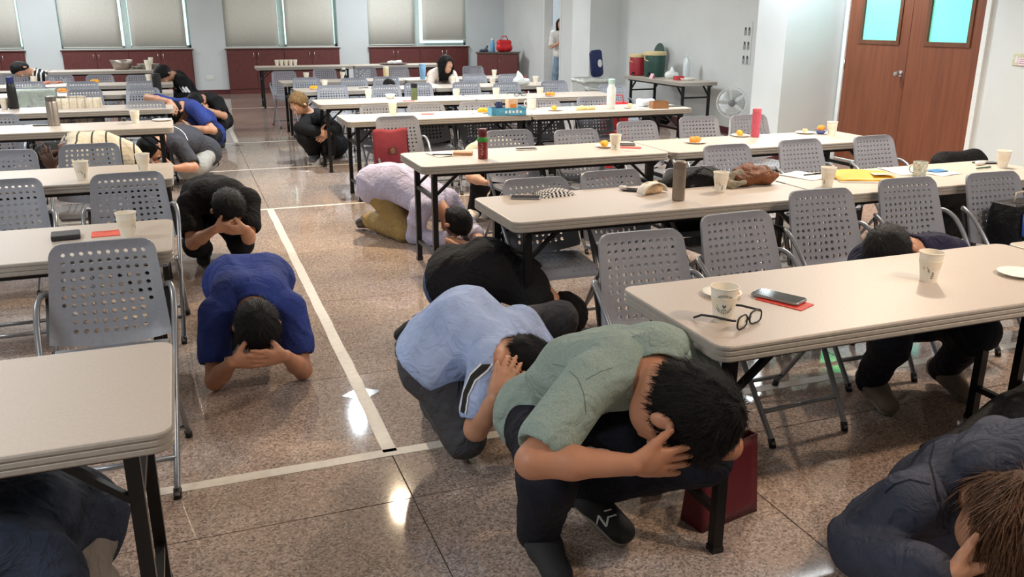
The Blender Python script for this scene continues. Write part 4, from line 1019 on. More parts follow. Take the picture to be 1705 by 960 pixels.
# ---- only the crown of a dark head shows between the fifth and sixth right tables
person('dark-haired person hidden between chairs, only the crown of the head showing', dict(
    pelvis=A(655,190,12.06), spine=A(653,172,12.01), neck=A(650,154,11.91), head=A(648,146,11.81), crown=(0,-.2,.95), face=(0,-.9,-.4),
    sh=[A(636,158,11.93),A(666,158,11.91)], el=[A(636,172,11.81),A(668,172,11.81)], wr=[A(646,166,11.66),A(660,166,11.66)],
    kn=[A(644,190,11.76),A(664,190,11.76)], an=[A(648,225,12.01),A(664,225,12.01)], to=[A(646,232,11.86),A(662,232,11.86)]),
    h=.017, k=1.0, skin_m=sk_mid, hair_m=hr_blk, shirt=c_blk, trousers=c_blk2, shoes=s_dark, sleeve=1.8)

# ---- trims sewn or printed on the clothes
sh3 = part(P3,'shirt')
for dx, m, w_ in ((0,m_white_band,.040),(0,m_blk_band,.026)):
    ribbon(sh3,'sleeve_band' if m is m_blk_band else 'sleeve_band_edge',[(836,592),(812,606),(788,628),(776,655),(771,686)],w_,m,22,.003 if m is m_white_band else .005)
ribbon(sh3,'shoulder_band',[(880,578),(898,574),(914,580)],.034,m_blk_band,12,.004)
for k in range(3): ribbon(part(P14,'shirt'),'white_stripe',[(299+k*5,145),(302+k*5,149),(306+k*5,154)],.030,m_white_band,8,.006)
ribbon(part(P14,'shirt'),'chest_mark',[(291,146),(295,148)],.05,m_white_band,4,.006)
ribbon(part(P15,'shirt'),'white_piping',[(290,211),(300,216),(307,223),(312,233)],.018,m_white_band,12,.005)
ribbon(part(P11,'shirt'),'sleeve_logo',[(507,190),(517,183)],.03,m_white_band,6,.006)
seam_g = cloth('green_seam',(100,118,112)); sh4 = part(P4,'shirt')
ribbon(sh4,'shoulder_seam',[(920,606),(940,610),(962,630),(972,655),(976,690)],.0022,seam_g,22,.0012)
ribbon(sh4,'yoke_seam',[(975,632),(1000,618),(1020,612)],.0022,seam_g,12,.0012)
seam_n = cloth('navy_seam',(24,28,40)); sh5 = part(P5,'shirt')
ribbon(sh5,'jacket_seam',[(1556,735),(1548,770),(1556,800),(1562,835)],.005,seam_n,22,.0012); ribbon(sh5,'pocket_flap',[(1474,820),(1490,806),(1515,798),(1548,806)],.006,seam_n,22,.0015)
for so in [c for c in P4.children if c.name.startswith('shoe')]:
    ribbon(so,'lace',[(1006,851),(1018,848)],.006,m_white_band,6,.003); ribbon(so,'lace',[(1012,861),(1026,857)],.006,m_white_band,6,.003)
    ribbon(so,'letter_stroke',[(994,874),(997,858)],.007,m_white_band,6,.003); ribbon(so,'letter_stroke',[(997,858),(1010,876)],.007,m_white_band,6,.003); ribbon(so,'letter_stroke',[(1010,876),(1013,860)],.007,m_white_band,6,.003)
# ================================================================== THINGS ON AND AROUND THE TABLES
m_cup = mat('paper_cup', (236,230,216), .6, var=.02); m_cupin = mat('paper_cup_inside', (232,222,202), .6, var=.03); m_ink = mat('cup_print', (92,98,98), .7); m_inkb = mat('cup_print_blue', (40,92,120), .6)
_tabs = []
for k, y in enumerate(YR): _tabs.append((1.345, 4.85, y-TD, y))
for k, y in enumerate(YL): _tabs.append((-3.6 if k >= 4 else -1.85, -.098 if k < 7 else -.30, y-TD, y))
def on(u, v, z=TH, m=.07):
    p = atz(u, v, z)
    if z < .7: return p
    best = None
    for x0, x1, y0, y1 in _tabs:
        y = min(max(p.y, y0+m), y1-m); x = p.x/p.y*y; x = min(max(x, x0+m), x1-m)
        if (p.x > .6) != (x > .6): continue
        d = abs(p.y-y)+abs(p.x-x)
        if best is None or d < best[0]: best = (d, x, y)
    return Vector((best[1], best[2], z))
def cup_mesh():
    r = link('paper_cup', None); r.empty_display_size = .02
    H, r0, r1 = .105, .0275, .041
    MB().lathe([(r0-.002,.004),(r0-.001,0),(r0,0),(r1,H),(r1-.0012,H),(r0-.001,.005)],28).obj('wall', m_cup, parent=r, smooth=True, angle=40)
    MB().lathe([(r0-.0014,.006),(r0+.012,.078-.0),(r0+.012,.0785),(.001,.0785)],24,close=False).obj('inside', m_cupin, parent=r, smooth=True)
    MB().tube([(r1*math.cos(a),r1*math.sin(a),H) for a in [2*PI*i/28 for i in range(28)]],.0019,6,closed=True).obj('rim', m_cup, parent=r, smooth=True)
    return r
def on_cone(mb, th, z, w, hgt, H=.105, r0=.0275, r1=.041):
    """a small printed patch lying on the cup wall"""
    n = max(2,int(abs(w)/.10)+1); vs = []; fs = []
    for k in range(n+1):
        a = th-w/2+w*k/n
        for zz in (z-hgt/2, z+hgt/2):
            rr = r0+(r1-r0)*zz/H+.0006; vs.append((rr*math.cos(a), rr*math.sin(a), zz))
    for k in range(n): fs.append((2*k,2*k+2,2*k+3,2*k+1))
    mb.add(vs, fs)
cup0 = cup_mesh(); cupfirst = [True]
pr = MB()
for i in range(4):
    for j in range(5):
        if (i*7+j*3) % 4 != 1: on_cone(pr, .0+.055*j-.1, .018+.0065*i, .045, .0045)
for j in range(6): on_cone(pr, -.9+.11*j, .052+.012*math.sin(j*.9), .07, .010)
print0 = pr.obj('print', m_ink, parent=cup0)
def cup(u, v, label, rz=None, s=1.0, xyz=None):
    o = cup0 if cupfirst[0] else copy_tree(cup0); cupfirst[0] = False
    p = Vector(xyz) if xyz else on(u, v); o.location = p; o.scale = (s,s,s)
    to = math.atan2(-p.y, -p.x); o.rotation_euler = (0,0, to+(random.uniform(-.9,.9) if rz is None else rz))
    return tag(o, label, 'cup', 'white paper cups')
cups = [(1545,467,'white paper cup standing alone on the nearest right table',.35),(1199,319,'white paper cup beside the brown jacket heap on the second right table',.3),
 (1377,310,'white paper cup beside the yellow envelope',-.6),(1668,279,'white paper cup near the right wall on the second right table',-1.2),
 (1024,249,'white paper cup beside the yellow snack on the third right table',.0),(1384,225,'white paper cup at the door end of the third right table',-.8),
 (654,190,'white paper cup on the fourth right table, above the red bag chair',1.5),(614,165,'white paper cup at the aisle end of the fifth right table',1.6),
 (760,164,'white paper cup in the middle of the fifth right table',1.7),(826,162,'white paper cup left of the black spectacles on the fifth right table',2),(899,161,'white paper cup right of the black spectacles on the fifth right table',2),
 (541,147,'white paper cup near the yellow snack on the sixth right table',2),(755,139,'white paper cup in front of the woman with long hair',2),(820,143,'white paper cup left of the white plastic bag, sixth right table',2),(892,140,'white paper cup right of the white plastic bag, sixth right table',2),(823,128,'white paper cup on the seventh right table before the maroon cabinet',2),
 (510,128,'white paper cup at the aisle end of the seventh right table',2),(571,129,'white paper cup next to the black bottle on the seventh right table',2),
 (214,394,'white paper cup beside the red envelope on the second left table',1.6),(138,299,'left white paper cup of two on the third left table',.4),(240,285,'right white paper cup of two on the third left table',-.9),
 (226,205,'white paper cup on the fourth left table beside a paper plate',1.6),(8,180,'white paper cup at the left picture edge on the fifth left table',1.6),(57,136,'white paper cup before the zebra top on the seventh left table',2),(248,134,'white paper cup next to the tall black flask on the far left',2)]
for u, v, lb, rz in cups: cup(u, v, lb, rz)
for i in range(5): cup(461+i*7.6, 105, ['leftmost','second','middle','fourth','rightmost'][i]+' of five paper cups lined up on the rearmost right table', 2)
cup(249,125,'tall white paper tub beside the bowing head on the far left', 2, 1.55)
cup(266,103,'white paper cup standing on the stacked plates at the back left', 2, 1.0, xyz=(on(258,108,TH,.2)+Vector((.05,0,.09))))
# logo cup in front
lc = copy_tree(cup0); p = on(1203,533); lc.location = p; lc.scale = (1.04,)*3; lc.rotation_euler = (0,0,math.atan2(-p.y,-p.x)+.05)
for ch in list(lc.children):
    if ch.name.startswith('print'): bpy.data.objects.remove(ch)
tag(lc, 'white paper cup with round drop logo beside the spectacles', 'cup', 'white paper cups')
ring = MB()
for k in range(40):
    a = 2*PI*k/40; on_cone(ring, .62*math.cos(a), .060+.0225*math.sin(a), .075, .0016)
for k in range(11):
    for sg, r_ in ((1,.0275),(-1,.0275)):
        a = PI/2*sg+(k-5)*.20; on_cone(ring, .0+r_/.0355*math.cos(a)*1.0, .060+r_*math.sin(a), .07, .0055 if k % 3 else .004)
for k in range(9): on_cone(ring, -.36+.09*k, .012, .06 if k % 4 else .02, .0045)
ring.obj('logo_ring_and_lettering', m_ink, parent=lc)
dp = MB()
for k in range(9):
    z = -.012+.003*k; w_ = .30*math.sqrt(max(0,1-((k-2.6)/3.2)**2)) if k < 4 else .28*(9-k)/5.5; on_cone(dp, 0, .062+z, max(.04,w_), .003)
dp.obj('logo_drop', m_inkb, parent=lc)
hl = MB(); on_cone(hl, .02, .060, .09, .006); hl2 = hl.obj('logo_highlight', m_cup, parent=lc); hl2.scale = (1.012,1.012,1)
gl_ = MB(); on_cone(gl_, 0, .043, .42, .0026); gl_.obj('logo_leaf', mat('cup_print_green',(70,120,80),.6), parent=lc)
# bottles
def bottle(u, v, label, prof, m, capm=None, capprof=None, band=None, cat='bottle', z=TH):
    p = on(u, v, z); r = thing('bottle', label, cat, p, 0, 'bottles and flasks on the tables')
    MB().lathe(prof,24).obj('body', m, parent=r, smooth=True, angle=40)
    if capprof: MB().lathe(capprof,24).obj('cap', capm, parent=r, smooth=True, angle=40)
    if band: MB().lathe(band[0],24,close=False).obj('band', band[1], parent=r, smooth=True)
    return r
m_steel = mat('brushed_steel', (170,160,150), .35, metal=.85, var=.1, scale=300); m_red = mat('red_gloss', (122,22,30), .3, coat=.3); m_greenb = mat('green_silicone', (48,140,52), .5)
def cyl(r, h, b=.004, z=0): return [(r-b,z),(r,z+b),(r,z+h-b),(r-b,z+h)]
bottle(1129,333,'steel cylinder flask on the second right table',cyl(.032,.195),mat('taupe_steel',(140,128,116),.42,metal=.6,var=.06),mat('taupe_cap',(128,116,104),.4,metal=.5),cyl(.0325,.045,.006,.155))
rb = bottle(804,264,'dark red water bottle with green band on the third right table',[(.030,0),(.033,.004),(.033,.12),(.028,.145),(.028,.15)],m_red,mat('maroon_cap',(96,20,28),.4),[(.027,.148),(.029,.152),(.029,.19),(.026,.195)],([(.034,.112),(.038,.116),(.036,.132),(.031,.142)],m_greenb))
for k in range(5):
    tb = MB(); n = 3; a0 = math.atan2(-rb.location.y,-rb.location.x)-.10
    for (z0,z1,w0,w1) in ((.03+k*.016,.034+k*.016,-.2,.2),(.034+k*.016,.041+k*.016,-.2+.28*(k%2),-.08+.28*(k%2))):
        vs = [(.0337*math.cos(a0+w_),.0337*math.sin(a0+w_),z) for z in (z0,z1) for w_ in (w0,(w0+w1)/2,w1)]; tb.add(vs,[(0,1,4,3),(1,2,5,4)])
    tb.obj('letter', mat('bottle_lettering',(214,150,150),.5), parent=rb)
bottle(1257,228,'pink tumbler on the third right table near the column',cyl(.033,.215),mat('pink_enamel',(190,84,104),.45),mat('pink_cap',(196,96,112),.4),cyl(.034,.03,.004,.19))
bottle(1017,181,'tall white bottle with pale print on the fourth right table',[(.040,0),(.044,.005),(.044,.20),(.030,.235),(.030,.25)],mat('white_bottle',(222,228,228),.4),mat('mint_cap',(170,206,204),.4),[(.032,.248),(.034,.252),(.034,.29),(.028,.295)])
bottle(690,166,'olive green bottle on the fifth right table',[(.034,0),(.038,.005),(.038,.11),(.034,.13)],mat('olive_plastic',(96,112,74),.4),m_black,cyl(.036,.055,.005,.128))
bottle(704,132,'pale blue tumbler with straw on the seventh right table',[(.035,0),(.038,.005),(.052,.2),(.050,.205)],mat('sky_plastic',(128,176,214),.4),mat('sky_lid',(150,192,222),.4),cyl(.053,.025,.004,.2))
bottle(643,128,'cream tumbler on the seventh right table',[(.036,0),(.04,.005),(.044,.15),(.042,.155)],mat('cream_tumbler',(224,206,164),.4),mat('white_lid',(230,226,214),.4),cyl(.045,.02,.004,.15))
bottle(91,209,'steel flask on the fourth left table',[(.042,0),(.046,.004),(.046,.19),(.040,.205)],m_steel,mat('steel_lid',(120,118,114),.35,metal=.7),cyl(.043,.045,.005,.2))
bottle(24,181,'black bottle with blue cap on the fifth left table',[(.042,0),(.046,.005),(.042,.2),(.036,.24),(.03,.25)],m_black,mat('blue_cap',(36,46,96),.4),cyl(.036,.06,.006,.25))
bottle(263,155,'tall black flask beside the far left head',cyl(.05,.21),m_black,m_black,cyl(.046,.03,.004,.2))
bottle(572,120,'small black bottle on the seventh right table',cyl(.03,.14),m_black,m_white,cyl(.028,.03,.003,.135))
# phones
def phone(u, v, rz, label, body=m_black, s=1.0, lift=0.0):
    p = on(u, v); r = thing('phone', label, 'phone', (p.x,p.y,TH+lift), rz, 'phones left on the tables')
    MB().layers(rrect(-.037*s,-.08*s,.037*s,.08*s,.011,4),[(.002,0),(0,.002),(0,.007),(.002,.009)]).obj('case', body, parent=r)
    MB().layers(rrect(-.0345*s,-.077*s,.0345*s,.077*s,.009,4),[(0,.0088),(.0005,.0095)]).obj('screen', mat('phone_screen',(16,17,20),.08,spec=.6), parent=r)
    MB().box(-.0385*s,.02,.003,-.037*s,.05,.006).obj('side_button', body, parent=r)
    return r
m_silver = mat('silver_case', (150,152,154), .35, metal=.5)
def envelope(u, v, w, l, rz, label, m, cat='envelope', th=.003):
    p = on(u, v); r = thing('envelope', label, cat, p, rz, 'red envelopes on the tables')
    MB().layers(rrect(-w/2,-l/2,w/2,l/2,.003,1),[(.001,0),(0,th/2),(.001,th)]).obj('packet', m, parent=r)
    MB().add([(-w/2+.003,l/2-.004,th+.0006),(0,l/2-l*.28,th+.0012),(w/2-.003,l/2-.004,th+.0006)],[(0,1,2)]).obj('flap', m, parent=r)
    return r
m_redp = mat('red_paper', (206,58,40), .6)
envelope(1306,503,.088,.165,.42,'red envelope under the phone on the nearest right table',m_redp)
phone(1296,498,.46,'black phone lying on a red envelope, nearest right table',m_silver,1.05,.0045)
phone(875,330,1.15,'silver phone beside the houndstooth pouch',m_silver,.95)
phone(876,249,1.45,'white-edged phone on the third right table beside the red bottle',mat('white_case',(226,224,220),.4),.95)
phone(1060,318,.9,'dark phone beside the half sandwich on the second right table',m_black,.9)
phone(1640,272,1.3,'dark phone by tissues near the right wall',m_black,.9)
phone(1042,242,1.2,'grey phone on red envelope, third right table',m_silver,.85,.0045)
envelope(1050,246,.085,.15,1.0,'red envelope under grey phone on the third right table',m_redp)
phone(1124,177,1.5,'black phone beside the cardboard box on the fourth right table',m_black,1.1)
phone(73,209,1.4,'dark phone beside the steel flask on the fourth left table',m_black,1.0)
envelope(178,389,.12,.105,0.05,'red envelope between the wallet and cup on the second left table',mat('coral_paper',(228,88,66),.6))
envelope(680,168,.09,.13,1.4,'red envelope beside the olive bottle, fifth right table',m_redp)
envelope(712,190,.09,.12,1.4,'red envelope on the fourth right table',m_redp)
# wallet, notebook, papers, pens
def slab(name, label, cat, u, v, w, l, h, rz, m, m2=None, r_=.006, z=TH, part='cover'):
    p = on(u, v, z); r = thing(name, label, cat, p, rz)
    MB().layers(rrect(-w/2,-l/2,w/2,l/2,r_,3),[(.002,0),(0,h*.25),(0,h*.75),(.002,h)]).obj(part, m, parent=r)
    if m2: MB().box(-w/2+.004,-l/2+.003,h*.25,w/2+.0008,l/2-.003,h*.75).obj('pages', m2, parent=r)
    return r
slab('wallet','black ribbed wallet on the second left table','wallet',110,396,.11,.10,.022,.1,mat('black_leather',(44,42,44),.55,bump=.2,bscale=60),m_black)
slab('notebook','tan leather notebook on the third right table','notebook',771,257,.10,.13,.02,1.2,mat('tan_leather',(206,150,112),.6),m_black)
m_paper = mat('white_paper', (232,230,226), .7, var=.02)
def paper(u, v, w, l, rz, label, m=m_paper, name='paper_sheet', dz=0):
    p = on(u, v); r = tag(MB().grid(lambda a,b: (-w/2+w*a, -l/2+l*b, .0012+.003*math.sin(3*a+2*b)**2), 8, 8, .0006).obj(name, m, smooth=True), label, 'paper', 'papers on the tables')
    r.location = (p.x,p.y,TH+.0006+dz); r.rotation_euler = (0,0,rz); return r
paper(737,257,.17,.22,.15,'white sheet under the pen on the third right table')
paper(1340,293,.2,.24,.3,'white sheet beside the yellow envelope'); paper(1505,285,.2,.26,-.2,'white sheet behind the patterned mug'); paper(1566,288,.2,.16,.2,'white sheet under the blue card')
paper(1060,180,.2,.2,0,'white sheet on the fourth right table beside the box'); paper(1015,243,.12,.14,.6,'crumpled white napkin under the yellow snack plate'); paper(797,189,.12,.14,.6,'white napkin under the yellow snack, fourth right table')
slab('card','blue card on white paper, second right table','card',1560,284,.12,.08,.002,.1,mat('blue_card',(56,120,176),.5),z=TH+.006,r_=.002)
def pen(u, v, rz, label, m=m_black):
    p = on(u, v); r = thing('pen', label, 'pen', (p.x,p.y,TH+.0075), rz, 'pens on the tables')
    MB().lathe([(.001,-.07),(.0045,-.058),(.0045,.045),(.0045,.05)],10,R(PI/2,'Y')).obj('barrel', m, parent=r, smooth=True)
    MB().lathe([(.0053,.02),(.0053,.066),(.003,.07)],10,R(PI/2,'Y')).obj('cap', m, parent=r, smooth=True)
pen(736,259,-.4,'black pen on a white sheet, third right table'); pen(1352,291,.1,'black pen on papers, second right table'); pen(605,147,.2,'black pen on the sixth right table'); pen(1637,281,.1,'green pen near the tissues by the right wall',mat('green_pen',(24,84,54),.4))
# plates with snacks
m_plate = mat('paper_plate', (232,228,218), .6); m_yel = mat('yellow_cake', (234,164,38), .7, var=.2, scale=30, bump=.3, bscale=80); m_org = mat('orange_pastry', (222,140,52), .7, var=.25, scale=30, bump=.3, bscale=80); m_pale = mat('pale_bread', (222,190,150), .7, var=.2, scale=30, bump=.2)
def lump(name, parts, m, parent, h=.007, noise=(.002,90,1.)):
    f = Field()
    for a, b, r1_, r2_ in parts: f.cap(V3(*a), V3(*b), r1_, r2_, .012)
    return grow(name, f, h, [m], parent, None, noise=noise, floor=False)
def plate(u, v, label, food=None, fm=m_yel, r=.075, plate_=True):
    p = on(u, v); t = thing('snack_plate', label, 'plate', p, random.uniform(-1,1), 'paper plates with snacks')
    if plate_: MB().lathe([(r*.6,.0),(r*.62,.002),(r,.012),(r*.99,.0135),(r*.6,.004),(.001,.004)],28).obj('plate', m_plate, parent=t, smooth=True)
    if food: lump('snack', food, fm, t)
    return t
cake = [((-.04,0,.022),(.04,.01,.022),.020,.022),((-.02,.02,.035),(.03,.012,.03),.014,.018)]
plate(1202,491,'paper plate with orange slice behind the logo cup',[((.04,.01,.012),(.052,.012,.012),.008,.008),((.0,.04,.014),(-.02,.045,.014),.008,.006)],m_org,.066)
plate(1697,458,'empty paper plate at the right edge of the nearest right table',None)
plate(1008,245,'yellow snack on plate beside the cup, third right table',cake,m_yel,.07); plate(1158,238,'orange pastry on plate in the middle of the third right table',cake,m_org,.08)
plate(1233,226,'yellow cake on plate beside the pink tumbler',cake,m_yel,.075); plate(1340,222,'plate with a small pastry on the third right table by the door',[((.0,0,.02),(.01,0,.03),.022,.012)],m_pale,.075)
t = plate(1366,223,'blue bowl of orange fruit near the double door',[((0,0,.04),(.01,.01,.045),.03,.026)],m_org,.05,False); MB().lathe([(.02,0),(.025,.003),(.046,.03),(.044,.031),(.022,.006)],20).obj('bowl', mat('blue_bowl',(76,100,160),.4), parent=t, smooth=True)
plate(805,188,'yellow snack left of the blue tray, fourth right table',cake,m_yel,.07); plate(924,184,'yellow snack right of the white mug, fourth right table',cake,m_yel,.08); plate(1050,180,'pale pastry beside the white bottle, fourth right table',cake,m_pale,.075)
plate(916,160,'golden snack at the far end of the fifth right table',cake,m_org,.06); plate(523,149,'yellow snack at the aisle end of the sixth right table',cake,m_yel,.06); plate(104,154,'orange pastry on the sixth left table',cake,m_org,.06); plate(158,136,'yellow snack on the seventh left table',cake,m_yel,.06); plate(86,138,'orange and white snacks on the seventh left table',[((-.16,0,.015),(.16,0,.015),.02,.016),((-.1,.03,.02),(.0,.02,.02),.02,.02)],mat('salmon_snack',(206,134,110),.7,var=.3,scale=20),.06)
plate(270,200,'flat paper plate at the aisle end of the fourth left table',None,r=.085)
t = plate(1086,322,'half sandwich on a white wrapper, second right table',None,plate_=False)
MB().grid(lambda a,b: (.085*math.cos(PI*a)*(1-.0*b), -.03+.06*b, .006+.05*math.sin(PI*a)), 14, 4, .004).obj('wrapper', m_plate, parent=t, smooth=True); lump('sandwich', [((-.05,0,.02),(.05,0,.02),.022,.022),((-.02,.02,.04),(.045,.02,.045),.02,.018)], m_pale, t); t.rotation_euler = (0,0,.3)
t = thing('tissue', 'crumpled white tissue beside the dark phone, second right table', 'tissue', on(1038,316), 0); lump('paper_ball', [((-.015,0,.012),(.015,.005,.014),.012,.01)], m_paper, t, .005)
t = thing('tissue', 'crumpled white tissue near the cup by the right wall', 'tissue', on(1633,275), 0); lump('paper_ball', [((-.03,0,.014),(.03,.005,.016),.014,.012)], m_paper, t, .006)
# spectacles
def spectacles(u, v, rz, label, s=1.0):
    p = on(u, v); t = thing('spectacles', label, 'spectacles', p, rz, 'spectacles on the tables'); m = m_black
    for sg in (-1,1):
        cx = sg*.034; pts = []
        for k in range(20):
            a = 2*PI*k/20; q = abs(math.cos(a))**.7*math.copysign(1,math.cos(a)); w_ = abs(math.sin(a))**.7*math.copysign(1,math.sin(a)); pts.append((cx+.027*q, -.002*q*sg, .021+.019*w_))
        MB().tube(pts,.0026,6,closed=True).obj('rim', m, parent=t, smooth=True)
        MB().add([(x,y+.0004,z) for x,y,z in pts],[tuple(range(20))]).obj('lens', mat('lens_glass',(240,245,245),.03,trans=1.0,var=0), parent=t)
        MB().tube([(sg*.062,.002,.030),(sg*.068,.012,.030),(sg*.070,.07,.028),(sg*.068,.11,.022),(sg*.064,.138,.006)],.003,6,flat=(.7,1.2)).obj('temple', m, parent=t, smooth=True)
        MB().tube([(sg*.008,.003,.022),(sg*.012,.009,.014)],.002,5).obj('nose_pad', m, parent=t)
    MB().tube([(-.009,0,.026),(0,-.002,.029),(.009,0,.026)],.0026,6).obj('bridge', m, parent=t, smooth=True)
    t.scale = (s,)*3; return t
spectacles(1246,543,.40,'black-framed spectacles lying beside the logo cup',1.08); spectacles(866,160,.1,'black spectacles on the fifth right table',1.3)
# houndstooth pouch
m_hound = mat('houndstooth', (30,30,32), .8)
nt = m_hound.node_tree; ck = nt.nodes.new('ShaderNodeTexChecker'); ck.inputs['Scale'].default_value = 85; ck.inputs[1].default_value = lin((228,226,222)); ck.inputs[2].default_value = lin((26,26,28))
nt.links.new([n for n in nt.nodes if n.type == 'TEX_COORD'][0].outputs['Object'], ck.inputs[0]); nt.links.new(ck.outputs[0], nt.nodes['Principled BSDF'].inputs['Base Color'])
def pillow(w, l, h): return lambda a,b: (-w/2+w*a, -l/2+l*b, h*(max(0,math.sin(PI*a))**.45)*(max(0,math.sin(PI*b))**.45))
p = on(922,324); t = thing('pouch', 'black and white houndstooth pouch on the second right table', 'pouch', p, .10)
MB().grid(pillow(.20,.13,.035),16,12).add([(-.1,-.065,0),(.1,-.065,0),(.1,.065,0),(-.1,.065,0)],[(3,2,1,0)]).obj('cloth', m_hound, parent=t, smooth=True)
MB().tube([(-.095,.062,.004),(0,.066,.014),(.095,.062,.004)],.003,6).obj('zip', m_black, parent=t)
# padded yellow envelope
p = on(1436,295); t = thing('padded_envelope', 'big yellow padded envelope with window on the second right table', 'envelope', p, -.42)
m_yenv = mat('yellow_kraft', (226,168,36), .55, var=.05, scale=10, bump=.1, bscale=30)
MB().grid(lambda a,b: (-.18+.36*a, -.17+.34*b, .008+.026*(max(0,math.sin(PI*a))**.5)*(max(0,math.sin(PI*b))**.5)+.003*math.sin(9*a+5*b)),18,14,.002).obj('packet', m_yenv, parent=t, smooth=True)
MB().grid(lambda a,b: (.02+.12*a, -.13+.08*b, .0355+.003*math.sin(9*(.6+.3*a)+1.2)), 6,4,.001).obj('window', mat('envelope_window',(206,196,170),.3), parent=t, smooth=True)
MB().box(-.18,-.185,.001,.17,-.10,.006).obj('documents', m_paper, parent=t)
# mugs
def mug(u, v, label, m, rz, s=1.0):
    p = on(u, v); t = thing('mug', label, 'mug', p, rz, 'mugs')
    MB().lathe([(.034,0),(.037,.003),(.041,.085),(.0395,.086),(.036,.006),(.001,.005)],24).obj('body', m, parent=t, smooth=True, angle=40)
    MB().tube([(.038,0,.068),(.058,0,.066),(.064,0,.045),(.056,0,.026),(.036,0,.02)],.0045,8).obj('handle', m, parent=t, smooth=True); t.scale = (s,)*3
m_mugp = mat('patterned_mug', (226,224,214), .4, rgb2=(150,172,150), scale=70)
mug(1530,293,'patterned mug with handle on the second right table',m_mugp,PI*.9); mug(885,181,'white mug with handle beside the blue tray',mat('white_ceramic',(226,222,214),.3),PI*.9,1.15)
# blue tray with can and carton
p = on(844,192); t = thing('carton_tray', 'blue printed cardboard tray on the fourth right table', 'tray', p, -.04); mb_ = mat('blue_print_card',(74,150,186),.5,var=.25,scale=18)
MB().box(-.17,-.07,0,.17,.07,.004).box(-.17,-.07,0,.17,-.066,.07).box(-.17,.066,0,.17,.07,.07).box(-.17,-.07,0,-.166,.07,.07).box(.166,-.07,0,.17,.07,.07).obj('tray', mb_, parent=t)
for k in range(5): MB().box(-.04+k*.036,-.0712,.022,-.018+k*.036,-.07,.05 if k%2 else .044).obj('print_mark', mat('pale_print',(214,228,232),.5), parent=t)
q = thing('drink_can', 'dark blue can standing in the blue tray', 'can', (p.x-.075,p.y+.01,TH+.004)); MB().lathe([(.025,0),(.033,.006),(.033,.115),(.027,.125)],20).obj('body', mat('navy_can',(34,46,86),.35,metal=.3), parent=q, smooth=True, angle=40); MB().lathe([(.027,.124),(.029,.127),(.026,.127)],20).obj('lid', m_chrome, parent=q, smooth=True)
q = thing('juice_carton', 'orange and white carton standing in the blue tray', 'carton', (p.x+.05,p.y+.01,TH+.004), .1); MB().bbox(-.05,-.035,0,.05,.035,.15,.003).obj('box', mat('pale_orange_card',(230,196,166),.5), parent=q); MB().box(-.03,-.0365,.03,.03,-.035,.10).obj('picture', mat('orange_print',(226,140,60),.5), parent=q)
# cardboard box, yellow cloth, white bag
p = on(1097,180); t = thing('cardboard_box', 'small open brown box at the end of the fourth right table', 'box', p, -.1); mkc = mat('kraft_card',(150,108,72),.7)
MB().box(-.085,-.05,0,.085,.05,.003).box(-.085,-.05,0,.085,-.046,.07).box(-.085,.046,0,.085,.05,.07).box(-.085,-.05,0,-.081,.05,.07).box(.081,-.05,0,.085,.05,.07).obj('box', mkc, parent=t)
t = thing('yellow_cloth', 'pale yellow folded cloth on the fourth right table', 'cloth', on(976,183), .05); lump('cloth_fold', [((-.1,0,.012),(.09,.01,.014),.018,.02),((-.06,.03,.02),(.05,.03,.02),.018,.016)], mat('pale_yellow_cloth',(224,206,140),.8), t, .008, (.004,60,1.))
t = thing('plastic_bag', 'white knotted plastic bag on the sixth right table', 'bag', on(868,144), 0); lump('bag', [((-.06,0,.05),(.08,0,.05),.055,.05),((-.02,0,.09),(-.05,0,.19),.05,.012)], mat('white_film',(226,230,226),.4), t, .012, (.006,40,1.))
t = thing('clear_bag', 'white and blue plastic bag beside the box on the fourth right table', 'bag', on(1078,178), 0); lump('bag', [((-.07,.02,.04),(.06,.02,.05),.045,.04)], mat('pale_blue_film',(196,206,220),.3,rgb2=(226,230,234),scale=20), t, .012, (.006,50,2.))
# small items at the back left: bowl, plates
p = on(203,110,TH,.2); t = thing('steel_bowl', 'wide steel bowl on the rearmost left table', 'bowl', p); MB().lathe([(.10,0),(.13,.01),(.19,.16),(.185,.162),(.12,.02),(.001,.012)],28).obj('bowl', m_steel, parent=t, smooth=True)
p = on(231,110,TH,.14); t = thing('plate_stack', 'low stack of steel lids beside the bowl at the back left', 'plates', p)
for k in range(3): MB().lathe([(.08,.014*k),(.13,.014*k+.012),(.129,.014*k+.016),(.08,.014*k+.006)],24).obj('lid', m_steel, parent=t, smooth=True)
p = on(258,108,TH,.2); t = thing('plate_stack', 'tall stack of steel trays under a paper cup, back left', 'plates', p)
for k in range(5): MB().lathe([(.12,.018*k),(.19,.018*k+.012),(.189,.018*k+.016),(.12,.018*k+.006)],24).obj('tray', m_steel, parent=t, smooth=True)
t = thing('serving_tray', 'wide tray with wrapped food on the rearmost right table', 'tray', on(655,112,TH,.29)); MB().lathe([(.2,0),(.28,.02),(.278,.024),(.2,.006)],28).obj('tray', mat('dark_tray',(96,70,60),.5), parent=t, smooth=True); lump('food_wrap', [((-.1,0,.03),(.14,0,.04),.03,.045)], mat('clear_wrap',(214,216,214),.2), t, .014, (.006,40,1.))
t = thing('small_bowl', 'white bowl on the fifth right table near the olive bottle', 'bowl', on(650,164)); MB().lathe([(.03,0),(.04,.004),(.06,.05),(.058,.051),(.035,.008)],20).obj('bowl', m_plate, parent=t, smooth=True)
# ------------------------------------------------------------------ bags, jackets, backpacks
def chair_pt(key, x, y, z):
    o = chairs[key]; return Vector(o.location)+R(o.rotation_euler[2]).to_3x3() @ Vector((x,y,z))
